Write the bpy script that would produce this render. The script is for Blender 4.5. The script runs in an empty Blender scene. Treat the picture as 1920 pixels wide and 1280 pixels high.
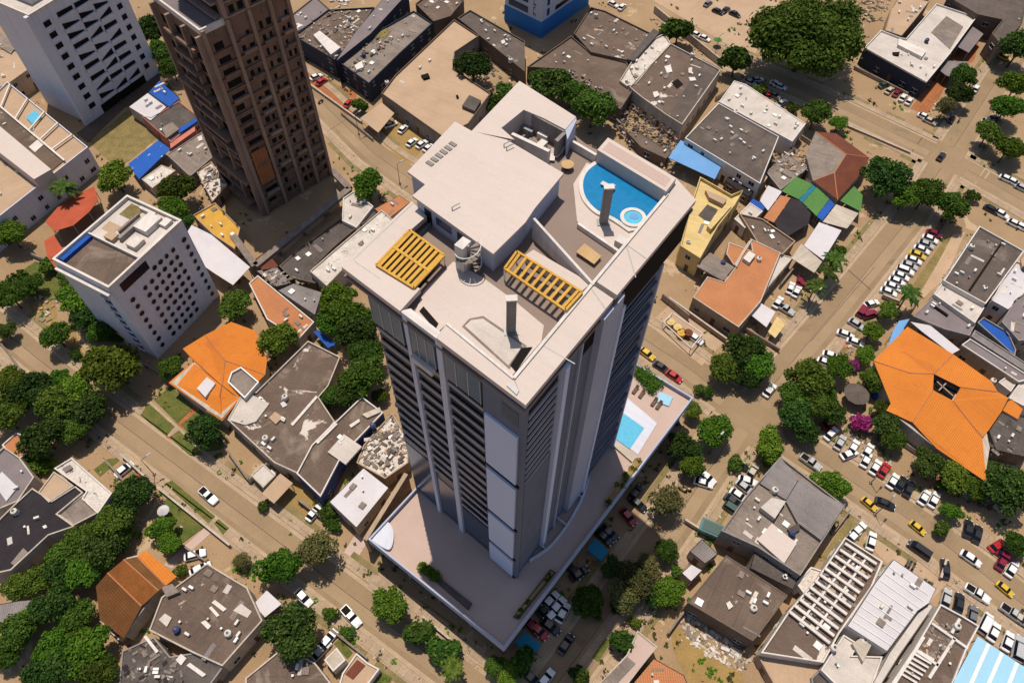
import bpy, math, random
from mathutils import Vector, Matrix
R=math.radians
SC=bpy.context.scene; COL=SC.collection
random.seed(7)
# ------------------------------------------------------------------ camera, sky, sun, exposure
F=1400.0; H=133.0                       # focal length in photo pixels (1920 wide), flying height in metres
nad=Vector((-20,-960,-F)).normalized()  # direction straight down, in camera axes
up=-nad; fw=Vector((0,0,-1)); yv=(fw-up*fw.dot(up)).normalized(); xv=yv.cross(up)
CM=Matrix((xv,yv,up))                   # camera axes -> world axes
cam=bpy.data.cameras.new('camera'); co=bpy.data.objects.new('camera',cam); COL.objects.link(co)
cam.sensor_width=36; cam.lens=F/1920*36; cam.clip_end=4000; cam.clip_start=1
co.matrix_world=Matrix.Translation((0,0,H))@CM.to_4x4(); SC.camera=co
SUN_AZ=R(107); SUN_EL=R(72)
w=bpy.data.worlds.new('World'); SC.world=w; w.use_nodes=True
sky=w.node_tree.nodes.new('ShaderNodeTexSky'); sky.sky_type='NISHITA'; sky.sun_disc=False
sky.sun_elevation=SUN_EL; sky.sun_rotation=R(90)-SUN_AZ; sky.dust_density=1.2
bg=w.node_tree.nodes['Background']; bg.inputs[1].default_value=0.1
w.node_tree.links.new(sky.outputs[0],bg.inputs[0])
sl=bpy.data.lights.new('sun','SUN'); sl.energy=4.5; sl.angle=R(.5); sl.color=(1,.92,.80)
so=bpy.data.objects.new('sun',sl); COL.objects.link(so)
sd=Vector((math.cos(SUN_AZ)*math.cos(SUN_EL),math.sin(SUN_AZ)*math.cos(SUN_EL),math.sin(SUN_EL)))
so.rotation_euler=sd.to_track_quat('Z','Y').to_euler(); so.location=(0,0,200)
SC.view_settings.view_transform='Standard'; SC.view_settings.look='None'; SC.view_settings.exposure=0.0; SC.view_settings.gamma=1
SC.cycles.max_bounces=5; SC.cycles.transparent_max_bounces=6; SC.cycles.diffuse_bounces=3
# ------------------------------------------------------------------ helpers
def P(px,py,z=0.0):                     # where the sight line of a photo pixel meets height z
    d=CM@Vector((px-960,640-py,-F)); t=(z-H)/d.z
    return Vector((d.x*t,d.y*t,z))
def PXM(px,py,z=0.0):                   # metres per photo pixel there
    q=CM.transposed()@(P(px,py,z)-Vector((0,0,H))); return -q.z/F
TL={}
for i,k in enumerate('ABCDEFGHIJKL'): TL[k]=((0,480,960,1420)[i%4],(0,420,850)[i//4])
def T(k,*pts):                          # survey-tile readings -> photo pixels
    s=500/1488.; o=TL[k]; return [(o[0]+x*s,o[1]+y*s) for x,y in pts]
def area(p): return sum(p[i].x*p[(i+1)%len(p)].y-p[(i+1)%len(p)].x*p[i].y for i in range(len(p)))/2
def poly(pts,z):
    p=[P(x,y,z) for x,y in pts]
    return p if area(p)>0 else p[::-1]
def inset(p,d):
    n=len(p); out=[]
    for i in range(n):
        a=(p[i]-p[i-1]); b=(p[(i+1)%n]-p[i]); a.z=b.z=0; a.normalize(); b.normalize()
        na=Vector((-a.y,a.x,0)); nb=Vector((-b.y,b.x,0)); m=na+nb
        k=max(.5,1+na.dot(nb)); out.append(p[i]+m*(d/k))
    return out
ORG={}
class MB:
    def __init__(s,ang=0.0): s.v=[]; s.f=[]; s.m=[]; s.ang=ang; s.mats=[]
    def mi(s,mat):
        if mat is None: return 0
        if mat not in s.mats: s.mats.append(mat)
        return s.mats.index(mat)
    def face(s,pts,mat=None):
        b=len(s.v); s.v+= [Vector(p) for p in pts]; s.f.append(list(range(b,b+len(pts)))); s.m.append(s.mi(mat))
    def prism(s,pts,z0,z1,top=True,bot=False,side=True,mat=None):
        n=len(pts); b=len(s.v); m=s.mi(mat)
        s.v+=[Vector((p[0],p[1],z0)) for p in pts]+[Vector((p[0],p[1],z1)) for p in pts]
        if side:
            for i in range(n): j=(i+1)%n; s.f.append([b+i,b+j,b+n+j,b+n+i]); s.m.append(m)
        if top: s.f.append([b+n+i for i in range(n)]); s.m.append(m)
        if bot: s.f.append([b+i for i in range(n)][::-1]); s.m.append(m)
    def ring(s,po,pi,z0,z1,mat=None):
        n=len(po); b=len(s.v); m=s.mi(mat)
        for z in (z0,z1):
            for p in (po,pi): s.v+=[Vector((q[0],q[1],z)) for q in p]
        for i in range(n):
            j=(i+1)%n
            s.f+=[[b+i,b+j,b+2*n+j,b+2*n+i],[b+n+j,b+n+i,b+3*n+i,b+3*n+j],[b+2*n+i,b+2*n+j,b+3*n+j,b+3*n+i]]; s.m+=[m]*3
    def hexa(s,c,mat=None):              # eight corners: 4 below ccw, 4 above ccw
        b=len(s.v); s.v+=[Vector(p) for p in c]; m=s.mi(mat)
        for q in ([0,3,2,1],[4,5,6,7],[0,1,5,4],[1,2,6,5],[2,3,7,6],[3,0,4,7]): s.f.append([b+i for i in q]); s.m.append(m)
    def box(s,c,sx,sy,sz,rz=0,mat=None,tz=0):   # c = centre of the bottom
        ca,sa=math.cos(rz),math.sin(rz); pts=[]
        for z,k in ((0,1),(sz,1-tz)):
            for x,y in ((-1,-1),(1,-1),(1,1),(-1,1)):
                x*=sx/2*k; y*=sy/2*k; pts.append((c[0]+x*ca-y*sa,c[1]+x*sa+y*ca,c[2]+z))
        s.hexa(pts,mat)
    def beam(s,p,q,w,h,mat=None):        # bar from p to q (bottom centre line)
        p=Vector(p); q=Vector(q); d=(q-p); d2=Vector((d.x,d.y,0))
        n=Vector((-d2.y,d2.x,0)).normalized()*(w/2) if d2.length>1e-4 else Vector((w/2,0,0)); u=Vector((0,0,h))
        s.hexa([p-n,q-n,q+n,p+n,p-n+u,q-n+u,q+n+u,p+n+u],mat)
    def tube(s,p,q,r0,r1,n=8,mat=None,cap=True):
        p=Vector(p); q=Vector(q); d=(q-p).normalized(); a=d.orthogonal().normalized(); c=d.cross(a); b=len(s.v); m=s.mi(mat)
        for o,r in ((p,r0),(q,r1)):
            for i in range(n): t=2*math.pi*i/n; s.v.append(o+a*(r*math.cos(t))+c*(r*math.sin(t)))
        for i in range(n): j=(i+1)%n; s.f.append([b+i,b+j,b+n+j,b+n+i]); s.m.append(m)
        if cap: s.f.append([b+n+i for i in range(n)]); s.m.append(m); s.f.append([b+i for i in range(n)][::-1]); s.m.append(m)
    def build(s,name,mat=None,parent=None,smooth=False,org=None):
        me=bpy.data.meshes.new(name)
        o=org if org is not None else (ORG[parent.name] if parent else Vector())
        if parent and parent.name in ORG and org is None: pass
        me.from_pydata([(p-o)[:] for p in s.v],[],s.f)
        mats=s.mats if s.mats else [mat]
        for m in mats: me.materials.append(m)
        if s.mats: me.polygons.foreach_set('material_index',s.m)
        uv=me.uv_layers.new(name='UVMap').data; ca,sa=math.cos(s.ang),math.sin(s.ang)
        for pl in me.polygons:
            n=pl.normal
            if abs(n.z)>.35:
                for li in pl.loop_indices:
                    c=me.vertices[me.loops[li].vertex_index].co; uv[li].uv=(c.x*ca+c.y*sa,-c.x*sa+c.y*ca)
            else:
                t=Vector((-n.y,n.x,0)); t=t.normalized() if t.length>1e-6 else Vector((1,0,0))
                for li in pl.loop_indices:
                    c=me.vertices[me.loops[li].vertex_index].co; uv[li].uv=(c.dot(t),c.z)
            pl.use_smooth=smooth
        me.update(); ob=bpy.data.objects.new(name,me); COL.objects.link(ob)
        if parent: ob.parent=parent; ORG[ob.name]=o
        return ob
def thing(name,loc,label=None,cat=None,group=None):
    o=bpy.data.objects.new(name,None); o.empty_display_size=.5; COL.objects.link(o); o.location=loc
    ORG[o.name]=Vector(loc); return tag(o,label,cat,group)
def tag(o,label=None,cat=None,group=None,kind=None):
    for k,v in (('label',label),('category',cat),('group',group),('kind',kind)):
        if v: o[k]=v
    return o
def struct(name,mb,mat): o=mb.build(name,mat); o['kind']='structure'; return o
def copy_tree(o,parent=None):
    c=o.copy(); COL.objects.link(c); c.parent=parent
    for ch in o.children: copy_tree(ch,c)
    return c
class Face:                               # a vertical wall plane from p to q, outward to the right of p->q
    def __init__(s,p,q):
        s.p=Vector((p[0],p[1],0)); d=Vector((q[0]-p[0],q[1]-p[1],0)); s.L=d.length; s.d=d.normalized(); s.n=Vector((s.d.y,-s.d.x,0))
    def at(s,u,o,z): return s.p+s.d*u+s.n*o+Vector((0,0,z))
    def box(s,mb,u0,u1,z0,z1,o0,o1,mat=None):
        mb.hexa([s.at(u0,o1,z0),s.at(u1,o1,z0),s.at(u1,o0,z0),s.at(u0,o0,z0),s.at(u0,o1,z1),s.at(u1,o1,z1),s.at(u1,o0,z1),s.at(u0,o0,z1)],mat)
# ------------------------------------------------------------------ materials
def lin(c):
    return tuple((x/12.92 if x<=.04045 else ((x+.055)/1.055)**2.4) for x in c)
def M(name,col,col2=None,scale=.25,rough=.9,patch=None,pat=None,ps=1.0,fine=.25,bump=.15,spec=.25,metal=0,streak=0,amt=1.0,patch2=None):
    m=bpy.data.materials.new(name); m.use_nodes=True; nt=m.node_tree; N=nt.nodes; L=nt.links
    b=N['Principled BSDF']; b.inputs['Roughness'].default_value=rough; b.inputs['Specular IOR Level'].default_value=spec; b.inputs['Metallic'].default_value=metal
    geo=N.new('ShaderNodeNewGeometry'); uv=N.new('ShaderNodeUVMap'); uv.uv_map='UVMap'
    def noise(s,det=6,rg=.6,vec=None,dist=0):
        n=N.new('ShaderNodeTexNoise'); n.inputs['Scale'].default_value=s; n.inputs['Detail'].default_value=det; n.inputs['Roughness'].default_value=rg; n.inputs['Distortion'].default_value=dist
        L.new(vec or geo.outputs['Position'],n.inputs['Vector']); return n.outputs['Fac']
    def ramp(f,a,bv):
        r=N.new('ShaderNodeMapRange'); r.inputs[1].default_value=a; r.inputs[2].default_value=bv; r.clamp=True; L.new(f,r.inputs[0]); return r.outputs[0]
    def mix(f,a,c,mode='MIX'):
        x=N.new('ShaderNodeMix'); x.data_type='RGBA'; x.blend_type=mode
        if isinstance(f,float): x.inputs[0].default_value=f
        else: L.new(f,x.inputs[0])
        for i,k in ((6,a),(7,c)):
            if isinstance(k,tuple): x.inputs[i].default_value=(*k[:3],1)
            else: L.new(k,x.inputs[i])
        return x.outputs[2]
    c2=col2 or tuple(x*.72 for x in col)
    out=mix(ramp(noise(scale,8,.62),.36,.66),col,c2)
    g=ramp(noise(3.1,5,.7),.25,.75); lo=1-fine; hi=1+fine*.5
    mm=N.new('ShaderNodeMapRange'); mm.inputs[3].default_value=lo; mm.inputs[4].default_value=hi; L.new(g,mm.inputs[0])
    cx=N.new('ShaderNodeCombineColor'); [L.new(mm.outputs[0],cx.inputs[i]) for i in range(3)]
    out=mix(1.0,out,cx.outputs[0],'MULTIPLY'); hgt=g
    if streak:
        mp=N.new('ShaderNodeMapping'); mp.inputs['Scale'].default_value=(1.3,.06,1); L.new(uv.outputs[0],mp.inputs[0])
        out=mix(ramp(noise(1.0,5,.7,mp.outputs[0]),.45,.75),out,mix(streak,out,(.05,.045,.04)))
    if patch:
        pc,th,psc=patch[:3]; out=mix(ramp(noise(psc,10,.68,dist=.6),th,th+.025),out,pc)
    if patch2:
        pc,th,psc=patch2[:3]; out=mix(ramp(noise(psc,7,.6,dist=1.0),th,th+.1),out,mix(.65,out,pc))
    if pat:
        if pat in('corr','tile'):
            wv=N.new('ShaderNodeTexWave'); wv.inputs['Scale'].default_value=ps; wv.bands_direction='X'; L.new(uv.outputs[0],wv.inputs['Vector']); f=wv.outputs['Fac']
            out=mix(ramp(f,.0,.55),mix(.45,out,tuple(x*.35 for x in col)),out)
            if pat=='tile':
                w2=N.new('ShaderNodeTexWave'); w2.bands_direction='Y'; w2.inputs['Scale'].default_value=ps*.8; w2.wave_profile='SAW'; L.new(uv.outputs[0],w2.inputs['Vector'])
                out=mix(ramp(w2.outputs['Fac'],0,.3),mix(.3,out,tuple(x*.3 for x in col)),out)
            hgt=f; bump=max(bump,.5)
        else:
            br=N.new('ShaderNodeTexBrick'); br.inputs['Scale'].default_value=1; br.offset=0 if pat=='grid' else .5
            br.inputs['Brick Width'].default_value=ps; br.inputs['Row Height'].default_value=ps if pat=='grid' else ps*.45; br.inputs['Mortar Size'].default_value=.03
            br.inputs['Color1'].default_value=(1,1,1,1); br.inputs['Color2'].default_value=(.86,.86,.86,1); br.inputs['Mortar'].default_value=(.55,.52,.5,1)
            L.new(uv.outputs[0],br.inputs['Vector']); out=mix(1.0,out,br.outputs['Color'],'MULTIPLY')
    L.new(out,b.inputs['Base Color'])
    if bump:
        bp=N.new('ShaderNodeBump'); bp.inputs['Strength'].default_value=bump; bp.inputs['Distance'].default_value=.08; L.new(hgt,bp.inputs['Height']); L.new(bp.outputs[0],b.inputs['Normal'])
    return m
WHT=(.72,.66,.6)
def LEAF(name,c1,c2,c3):
    m=bpy.data.materials.new(name); m.use_nodes=True; nt=m.node_tree; N=nt.nodes; L=nt.links; b=N['Principled BSDF']
    b.inputs['Roughness'].default_value=.65; b.inputs['Specular IOR Level'].default_value=.08
    g=N.new('ShaderNodeNewGeometry'); oi=N.new('ShaderNodeObjectInfo'); rp=N.new('ShaderNodeValToRGB')
    e=rp.color_ramp.elements; e[0].color=(*c1,1); e[1].color=(*c3,1); x=rp.color_ramp.elements.new(.55); x.color=(*c2,1)
    L.new(g.outputs['Random Per Island'],rp.inputs[0]); hs=N.new('ShaderNodeHueSaturation'); hs.inputs['Saturation'].default_value=1.0
    for i,(a,c) in (('Value',(.6,1.3)),('Hue',(.47,.515))):
        r=N.new('ShaderNodeMapRange'); r.inputs[3].default_value=a; r.inputs[4].default_value=c
        if i=='Hue':
            w_=N.new('ShaderNodeMath'); w_.operation='FRACT'; w2=N.new('ShaderNodeMath'); w2.operation='MULTIPLY'; w2.inputs[1].default_value=7.31; L.new(oi.outputs['Random'],w2.inputs[0]); L.new(w2.outputs[0],w_.inputs[0]); L.new(w_.outputs[0],r.inputs[0])
        else: L.new(oi.outputs['Random'],r.inputs[0])
        L.new(r.outputs[0],hs.inputs[i])
    L.new(rp.outputs[0],hs.inputs['Color']); L.new(hs.outputs[0],b.inputs['Base Color'])
    tr=N.new('ShaderNodeBsdfTranslucent'); L.new(hs.outputs[0],tr.inputs[0]); ms=N.new('ShaderNodeMixShader'); ms.inputs[0].default_value=.25
    L.new(b.outputs[0],ms.inputs[1]); L.new(tr.outputs[0],ms.inputs[2]); L.new(ms.outputs[0],N['Material Output'].inputs[0]); return m
def PLAIN(name,col,rough=.5,spec=.5,metal=0,coat=0):
    m=bpy.data.materials.new(name); m.use_nodes=True; nt=m.node_tree; b=nt.nodes['Principled BSDF']
    n=nt.nodes.new('ShaderNodeTexNoise'); n.inputs['Scale'].default_value=2.3; n.inputs['Detail'].default_value=5
    g=nt.nodes.new('ShaderNodeNewGeometry'); nt.links.new(g.outputs['Position'],n.inputs['Vector'])
    x=nt.nodes.new('ShaderNodeMix'); x.data_type='RGBA'; x.inputs[6].default_value=(*[c*.82 for c in col],1); x.inputs[7].default_value=(*[min(1,c*1.1) for c in col],1)
    nt.links.new(n.outputs['Fac'],x.inputs[0]); nt.links.new(x.outputs[2],b.inputs['Base Color'])
    b.inputs['Roughness'].default_value=rough; b.inputs['Specular IOR Level'].default_value=spec; b.inputs['Metallic'].default_value=metal; b.inputs['Coat Weight'].default_value=coat
    return m
m_ground=M('tan_dust',(.365,.242,.137),(.285,.184,.10),.06,fine=.26,patch=((.42,.30,.185),.60,.13),patch2=((.19,.145,.07),.63,.045))
m_road=M('dusty_road',(.30,.205,.118),(.245,.167,.095),.09,fine=.14,bump=.08,patch=((.2,.138,.088),.70,.16),patch2=((.15,.105,.065),.60,.10),streak=.12)
m_roadw=M('worn_road',(.335,.232,.138),(.275,.188,.11),.12,fine=.16)
m_gutter=M('pale_gutter',(.43,.315,.21),(.35,.25,.16),.4,fine=.2)
m_verge=M('dry_verge',(.27,.19,.09),(.16,.14,.05),.45,fine=.4,bump=.3)
m_pave=M('pale_paving',(.43,.31,.21),(.36,.255,.17),.3,pat='grid',ps=1.5)
m_kerb=M('kerb',(.44,.33,.22),(.33,.24,.15),.5)
m_lawn=M('lawn',(.075,.105,.018),(.16,.14,.035),.35,fine=.5,bump=.5)
m_dry=M('dry_grass',(.27,.20,.075),(.17,.13,.05),.4,fine=.5,bump=.5)
m_yard=M('yellow_dirt',(.34,.22,.075),(.26,.16,.06),.2,fine=.3)
m_tcpave=M('terracotta_paving',(.40,.14,.05),(.31,.12,.05),.3,pat='grid',ps=1.0)
m_alley=M('alley',(.13,.09,.065),(.09,.065,.05),.2)
m_pink=M('pink_deck',(.48,.35,.295),(.45,.325,.27),.2,fine=.08)
m_memb=M('brown_membrane',(.165,.113,.084),(.118,.08,.06),.16,fine=.28,patch=((.46,.38,.31),.655,.34),patch2=((.26,.2,.155),.56,.13),streak=.3,pat='grid',ps=5.0)
m_membw=M('peeled_membrane',(.155,.106,.08),(.11,.076,.057),.2,fine=.28,patch2=((.26,.2,.155),.58,.15),patch=((.55,.48,.41),.585,.12))
m_dkmemb=M('dark_membrane',(.135,.104,.086),(.1,.077,.064),.3,fine=.25,patch=((.34,.28,.23),.71,.3),patch2=((.2,.16,.13),.58,.12),streak=.25,pat='grid',ps=4.0)
m_black=M('black_bitumen',(.022,.017,.021),(.034,.027,.03),.2,fine=.3,patch=((.2,.16,.14),.735,.35))
m_gray=M('grey_sheet',(.27,.235,.225),(.2,.17,.16),.2,pat='corr',ps=.9,streak=.3)
m_conc=M('grey_concrete',(.27,.215,.178),(.18,.14,.115),.3,fine=.3,streak=.4,patch=((.42,.36,.31),.66,.3))
m_dkconc=M('dark_concrete',(.12,.098,.085),(.075,.06,.052),.25,fine=.35,streak=.4,patch=((.27,.22,.19),.66,.25))
m_wroof=M('white_roof',(.57,.50,.445),(.46,.40,.35),.2,fine=.14,patch=((.2,.16,.13),.735,.4),streak=.15)
m_wrub=M('flaking_white',(.66,.59,.52),(.5,.43,.37),.5,fine=.4,patch=((.16,.125,.1),.6,.55))
m_seam=M('white_sheet',(.56,.52,.53),(.5,.46,.47),.2,fine=.08,rough=.6)
m_tan=M('tan_screed',(.46,.315,.205),(.39,.265,.17),.15,fine=.12,streak=.15,patch=((.33,.23,.15),.68,.2))
m_orange=M('orange_tile',(.68,.215,.03),(.60,.18,.026),.12,fine=.16,pat='tile',ps=.85,streak=.1,patch=((.52,.155,.03),.62,.16),patch2=((.46,.17,.06),.68,.3))
m_terra=M('terracotta_tile',(.52,.21,.09),(.44,.175,.075),.2,fine=.14,pat='tile',ps=.85)
m_brown=M('brown_tile',(.16,.062,.016),(.11,.042,.012),.3,fine=.3,pat='tile',ps=.85)
m_rust=M('red_brown_sheet',(.185,.055,.03),(.14,.045,.028),.3,pat='corr',ps=.8)
m_red=M('red_canvas',(.42,.085,.04),(.33,.065,.03),.3,fine=.15)
m_blue=M('blue_sheet',(.02,.10,.42),(.018,.08,.33),.3,fine=.15,pat='corr',ps=.7)
m_bluew=M('blue_flecked',(.02,.10,.42),(.018,.09,.36),.3,patch=((.6,.6,.62),.6,.45))
m_lblue=M('sky_blue_sheet',(.14,.31,.56),(.11,.26,.5),.15,fine=.08,rough=.6)
m_paleblue=M('pale_blue_sheet',(.30,.53,.66),(.27,.48,.62),.15,fine=.06,rough=.6)
m_green=M('green_sheet',(.10,.23,.055),(.085,.2,.05),.2,pat='corr',ps=.7)
m_teal=M('teal_sheet',(.02,.2,.3),None,.2)
m_yellow=M('yellow_paint',(.64,.47,.20),(.55,.40,.17),.2,fine=.2,streak=.25)
m_gold=M('golden_slat',(.58,.31,.035),(.46,.24,.03),.5,fine=.2,rough=.6)
m_pinkr=M('pink_sheet',(.52,.18,.13),(.44,.16,.12),.3)
m_mauve=M('mauve_slab',(.21,.17,.17),(.17,.14,.14),.2,fine=.15)
m_plast=M('cream_plaster',(.52,.44,.36),(.42,.35,.28),.25,fine=.15,streak=.35)
m_plastw=M('white_plaster',(.66,.6,.55),(.58,.52,.47),.2,fine=.1,streak=.25)
m_plastg=M('grey_plaster',(.30,.26,.235),(.23,.2,.18),.25,fine=.2,streak=.45)
m_plastt=M('tan_plaster',(.42,.30,.2),(.34,.24,.16),.25,fine=.2,streak=.35)
m_plastb=M('blue_plaster',(.06,.085,.24),(.05,.07,.2),.25,fine=.2,streak=.3)
m_plastn=M('navy_plaster',(.03,.035,.06),(.025,.03,.045),.25,fine=.2)
m_plastbr=M('brown_plaster',(.16,.115,.085),(.12,.085,.065),.25,fine=.25,streak=.4)
m_ltblue=M('bright_blue_paint',(.04,.2,.52),(.035,.17,.45),.3,fine=.1)
m_cream=M('tower_cream',(.56,.465,.41),(.53,.44,.385),.12,fine=.07,bump=.05,streak=.07,patch=((.47,.385,.335),.72,.22))
m_tdeck=M('tower_deck',(.25,.185,.15),(.225,.165,.135),.15,fine=.08)
m_twall=M('tower_wall',(.40,.42,.52),(.36,.38,.48),.15,fine=.06,bump=.03,streak=.12)
m_twall2=M('tower_dark_wall',(.15,.17,.225),(.13,.145,.195),.15,fine=.08,bump=.03,streak=.15)
m_tpanel=M('tower_panel',(.54,.60,.78),(.52,.58,.75),.1,fine=.04,bump=.02)
m_rail=M('balcony_front',(.36,.35,.38),(.31,.3,.33),.2,fine=.1)
m_slabw=M('white_slab_wall',(.60,.60,.66),(.55,.55,.6),.1,fine=.06,streak=.2)
m_browntw=M('brown_concrete',(.25,.15,.105),(.165,.098,.07),.18,fine=.3,streak=.5,patch=((.12,.08,.06),.66,.3))
m_ribtw=M('tower_rib',(.33,.225,.17),(.26,.17,.13),.2,fine=.2,streak=.35)
m_glass=PLAIN('dark_glass',(.010,.012,.020),.25,.12)
m_bglass=PLAIN('blue_glass',(.045,.07,.125),.2,.25)
m_frame=PLAIN('window_frame',(.5,.47,.43),.6,.3)
m_skyglass=PLAIN('pale_blue_glass',(.11,.16,.22),.2,.3)
m_pil=M('pale_pilaster',(.58,.61,.72),(.54,.57,.68),.2,fine=.06,bump=.02,streak=.1)
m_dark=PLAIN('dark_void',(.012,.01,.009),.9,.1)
m_steel=PLAIN('grey_steel',(.28,.28,.28),.5,.5,.3)
m_blackm=PLAIN('black_metal',(.03,.028,.027),.5,.5)
m_wmetal=PLAIN('white_metal',(.72,.69,.65),.45,.4)
m_wood=M('tan_wood',(.5,.33,.16),(.42,.27,.13),.6,fine=.2)
m_door=PLAIN('brown_door',(.1,.055,.03),.6,.3)
m_tank=PLAIN('tank_plastic',(.03,.05,.13),.45,.4)
m_tankw=PLAIN('tank_fibre',(.6,.56,.5),.6,.3)
m_bark=M('bark',(.11,.075,.05),(.07,.05,.035),2,fine=.4)
m_trunk_pale=M('pale_bark',(.22,.17,.12),None,2,fine=.4)
def water(name,c):
    m=bpy.data.materials.new(name); m.use_nodes=True; nt=m.node_tree; b=nt.nodes['Principled BSDF']
    b.inputs['Base Color'].default_value=(*c,1); b.inputs['Roughness'].default_value=.06; b.inputs['Specular IOR Level'].default_value=.5
    n=nt.nodes.new('ShaderNodeTexNoise'); n.inputs['Scale'].default_value=1.6; n.inputs['Detail'].default_value=4
    g=nt.nodes.new('ShaderNodeNewGeometry'); nt.links.new(g.outputs['Position'],n.inputs['Vector'])
    x=nt.nodes.new('ShaderNodeMix'); x.data_type='RGBA'; x.inputs[6].default_value=(*[k*.8 for k in c],1); x.inputs[7].default_value=(*[min(1,k*1.25) for k in c],1); nt.links.new(n.outputs['Fac'],x.inputs[0]); nt.links.new(x.outputs[2],b.inputs['Base Color'])
    bp=nt.nodes.new('ShaderNodeBump'); bp.inputs['Strength'].default_value=.12; nt.links.new(n.outputs['Fac'],bp.inputs['Height']); nt.links.new(bp.outputs[0],b.inputs['Normal']); return m
m_water=water('pool_water_deep',(.012,.17,.36)); m_water2=water('pool_water_pale',(.10,.40,.56))
lf_green=LEAF('leaf_green',(.03,.07,.008),(.066,.125,.015),(.13,.2,.03))
lf_bright=LEAF('leaf_bright',(.035,.095,.007),(.075,.165,.014),(.13,.24,.026))
lf_olive=LEAF('leaf_olive',(.055,.06,.02),(.105,.108,.035),(.17,.155,.055))
lf_yel=LEAF('leaf_yellow_green',(.05,.09,.008),(.11,.17,.016),(.19,.25,.035))
lf_dark=LEAF('leaf_dark',(.014,.04,.008),(.036,.078,.014),(.08,.13,.025))
lf_palm=LEAF('leaf_palm',(.02,.055,.008),(.05,.1,.015),(.1,.15,.025))
lf_mag=LEAF('leaf_magenta',(.2,.01,.09),(.34,.025,.17),(.45,.08,.27))
# ------------------------------------------------------------------ automatic distinguishing labels
LM=[]; AUTO=[]
def lm(desc,px,py): LM.append((desc,px,py))
def auto(o,desc,cat,px,py,group=None): AUTO.append((o,desc,px,py)); tag(o,None,cat,group)
ORD=['closest','second closest','third closest','fourth closest','fifth closest','sixth closest','seventh closest','eighth closest','ninth closest','tenth closest','eleventh closest','twelfth closest','thirteenth closest','fourteenth closest']
def finish_labels():
    g={}
    for o,d,x,y in AUTO:
        b=min(LM,key=lambda l:math.hypot(l[1]-x,l[2]-y)); dx,dy=x-b[1],y-b[2]
        side=('right of' if dx>0 else 'left of') if abs(dx)>abs(dy) else ('in front of' if dy>0 else 'behind')
        g.setdefault((d,side,b[0]),[]).append((math.hypot(dx,dy),o))
    for (d,s,b),l in g.items():
        l.sort(key=lambda t:t[0])
        for i,(_,o) in enumerate(l): o['label']=f'{d} {s} the {b}'+('' if len(l)==1 else f', {ORD[min(i,13)]} to it')
# ------------------------------------------------------------------ ground, streets, lots
g=MB(); g.face([(-900,-500,0),(900,-500,0),(900,1100,0),(-900,1100,0)]); struct('ground',g,m_ground)
def strip(name,pts,width,z0,z1,mat,side=0):
    c=[P(x,y) for x,y in pts]; l=[];r=[]
    for i,p in enumerate(c):
        d=(c[min(i+1,len(c)-1)]-c[max(i-1,0)]).normalized(); n=Vector((-d.y,d.x,0))
        l.append(p+n*(side+width/2)); r.append(p+n*(side-width/2))
    m=MB(math.atan2((c[-1]-c[0]).y,(c[-1]-c[0]).x))
    for i in range(len(c)-1):
        q=[r[i],r[i+1],l[i+1],l[i]]
        if z1>z0+.05: m.prism(q,z0,z1)
        else: m.face([(p.x,p.y,z1) for p in q])
    return struct(name,m,mat)
ST_A1=[(520,120),(600,190),(700,288),(860,400),(1000,500),(1290,690),(1400,775),(1560,878),(1750,1005),(1960,1165)]
ST_B1=[(1010,1330),(1110,1195),(1250,1000),(1385,800),(1560,590),(1710,405),(1790,275),(1935,50)]
ST_A0=[(-30,590),(60,665),(220,790),(400,925),(640,1105),(860,1270),(930,1325)]
ST_A2=[(1330,95),(1430,140),(1560,195),(1780,300),(1960,400)]
STREETS=[(ST_A1,9,.006),(ST_B1,8.5,.010),(ST_A0,7,.006),(ST_A2,9,.014)]
def dense(pts,step=2.5):
    c=[P(x,y) for x,y in pts]; out=[]
    for a,b in zip(c,c[1:]):
        n=max(1,int((b-a).length/step)); out+=[a.lerp(b,k/n) for k in range(n)]
    return out+[c[-1]]
DEN=[dense(s[0]) for s in STREETS]
def clear(q,own,r):
    for i,d in enumerate(DEN):
        if i!=own and min((q-v).length for v in d)<STREETS[i][1]/2+r: return False
    return True
def runs(i,off,w,z0,z1,mat,name,gaps=()):
    c=DEN[i]; m=MB(math.atan2((c[-1]-c[0]).y,(c[-1]-c[0]).x)); nn=[]
    for k,q in enumerate(c):
        d=(c[min(k+1,len(c)-1)]-c[max(k-1,0)]).normalized(); nn.append(Vector((-d.y,d.x,0)))
    for k in range(len(c)-1):
        mid=(c[k]+c[k+1])/2+nn[k]*off
        if not clear(mid,i,.6) or any(a<=k/len(c)<b for a,b in gaps): continue
        q=[c[k]+nn[k]*(off-w/2),c[k+1]+nn[k+1]*(off-w/2),c[k+1]+nn[k+1]*(off+w/2),c[k]+nn[k]*(off+w/2)]
        if z1-z0>.05: m.prism(q,z0,z1)
        else: m.face([(v.x,v.y,z1) for v in q])
    if m.f: struct(name,m,mat)
for i,(pts,wd,zz) in enumerate(STREETS):
    strip('road',pts,wd,0,zz,m_road)
    for s in (-1,1):
        runs(i,s*(wd/2-.45),.7,0,zz+.012,m_gutter,'gutter')
        runs(i,s*(wd/2+.11),.22,0,.13,m_kerb,'kerb')
        runs(i,s*(wd/2+.22+.8),1.6,0,.10,m_pave,'pavement')
        runs(i,s*(wd/2+2.4),1.1,0,.022,m_verge,'verge',[(k/9.,k/9.+.045) for k in range(9)])
    runs(i,-wd*.12,wd*.30,0,zz+.005,m_roadw,'worn_road')
    runs(i,.1,.12,0,zz+.010,m_alley,'road_joint')
def walk(pts,w,mat=m_pave,name='pavement'): return strip(name,pts,w,0,.115,mat)
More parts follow.
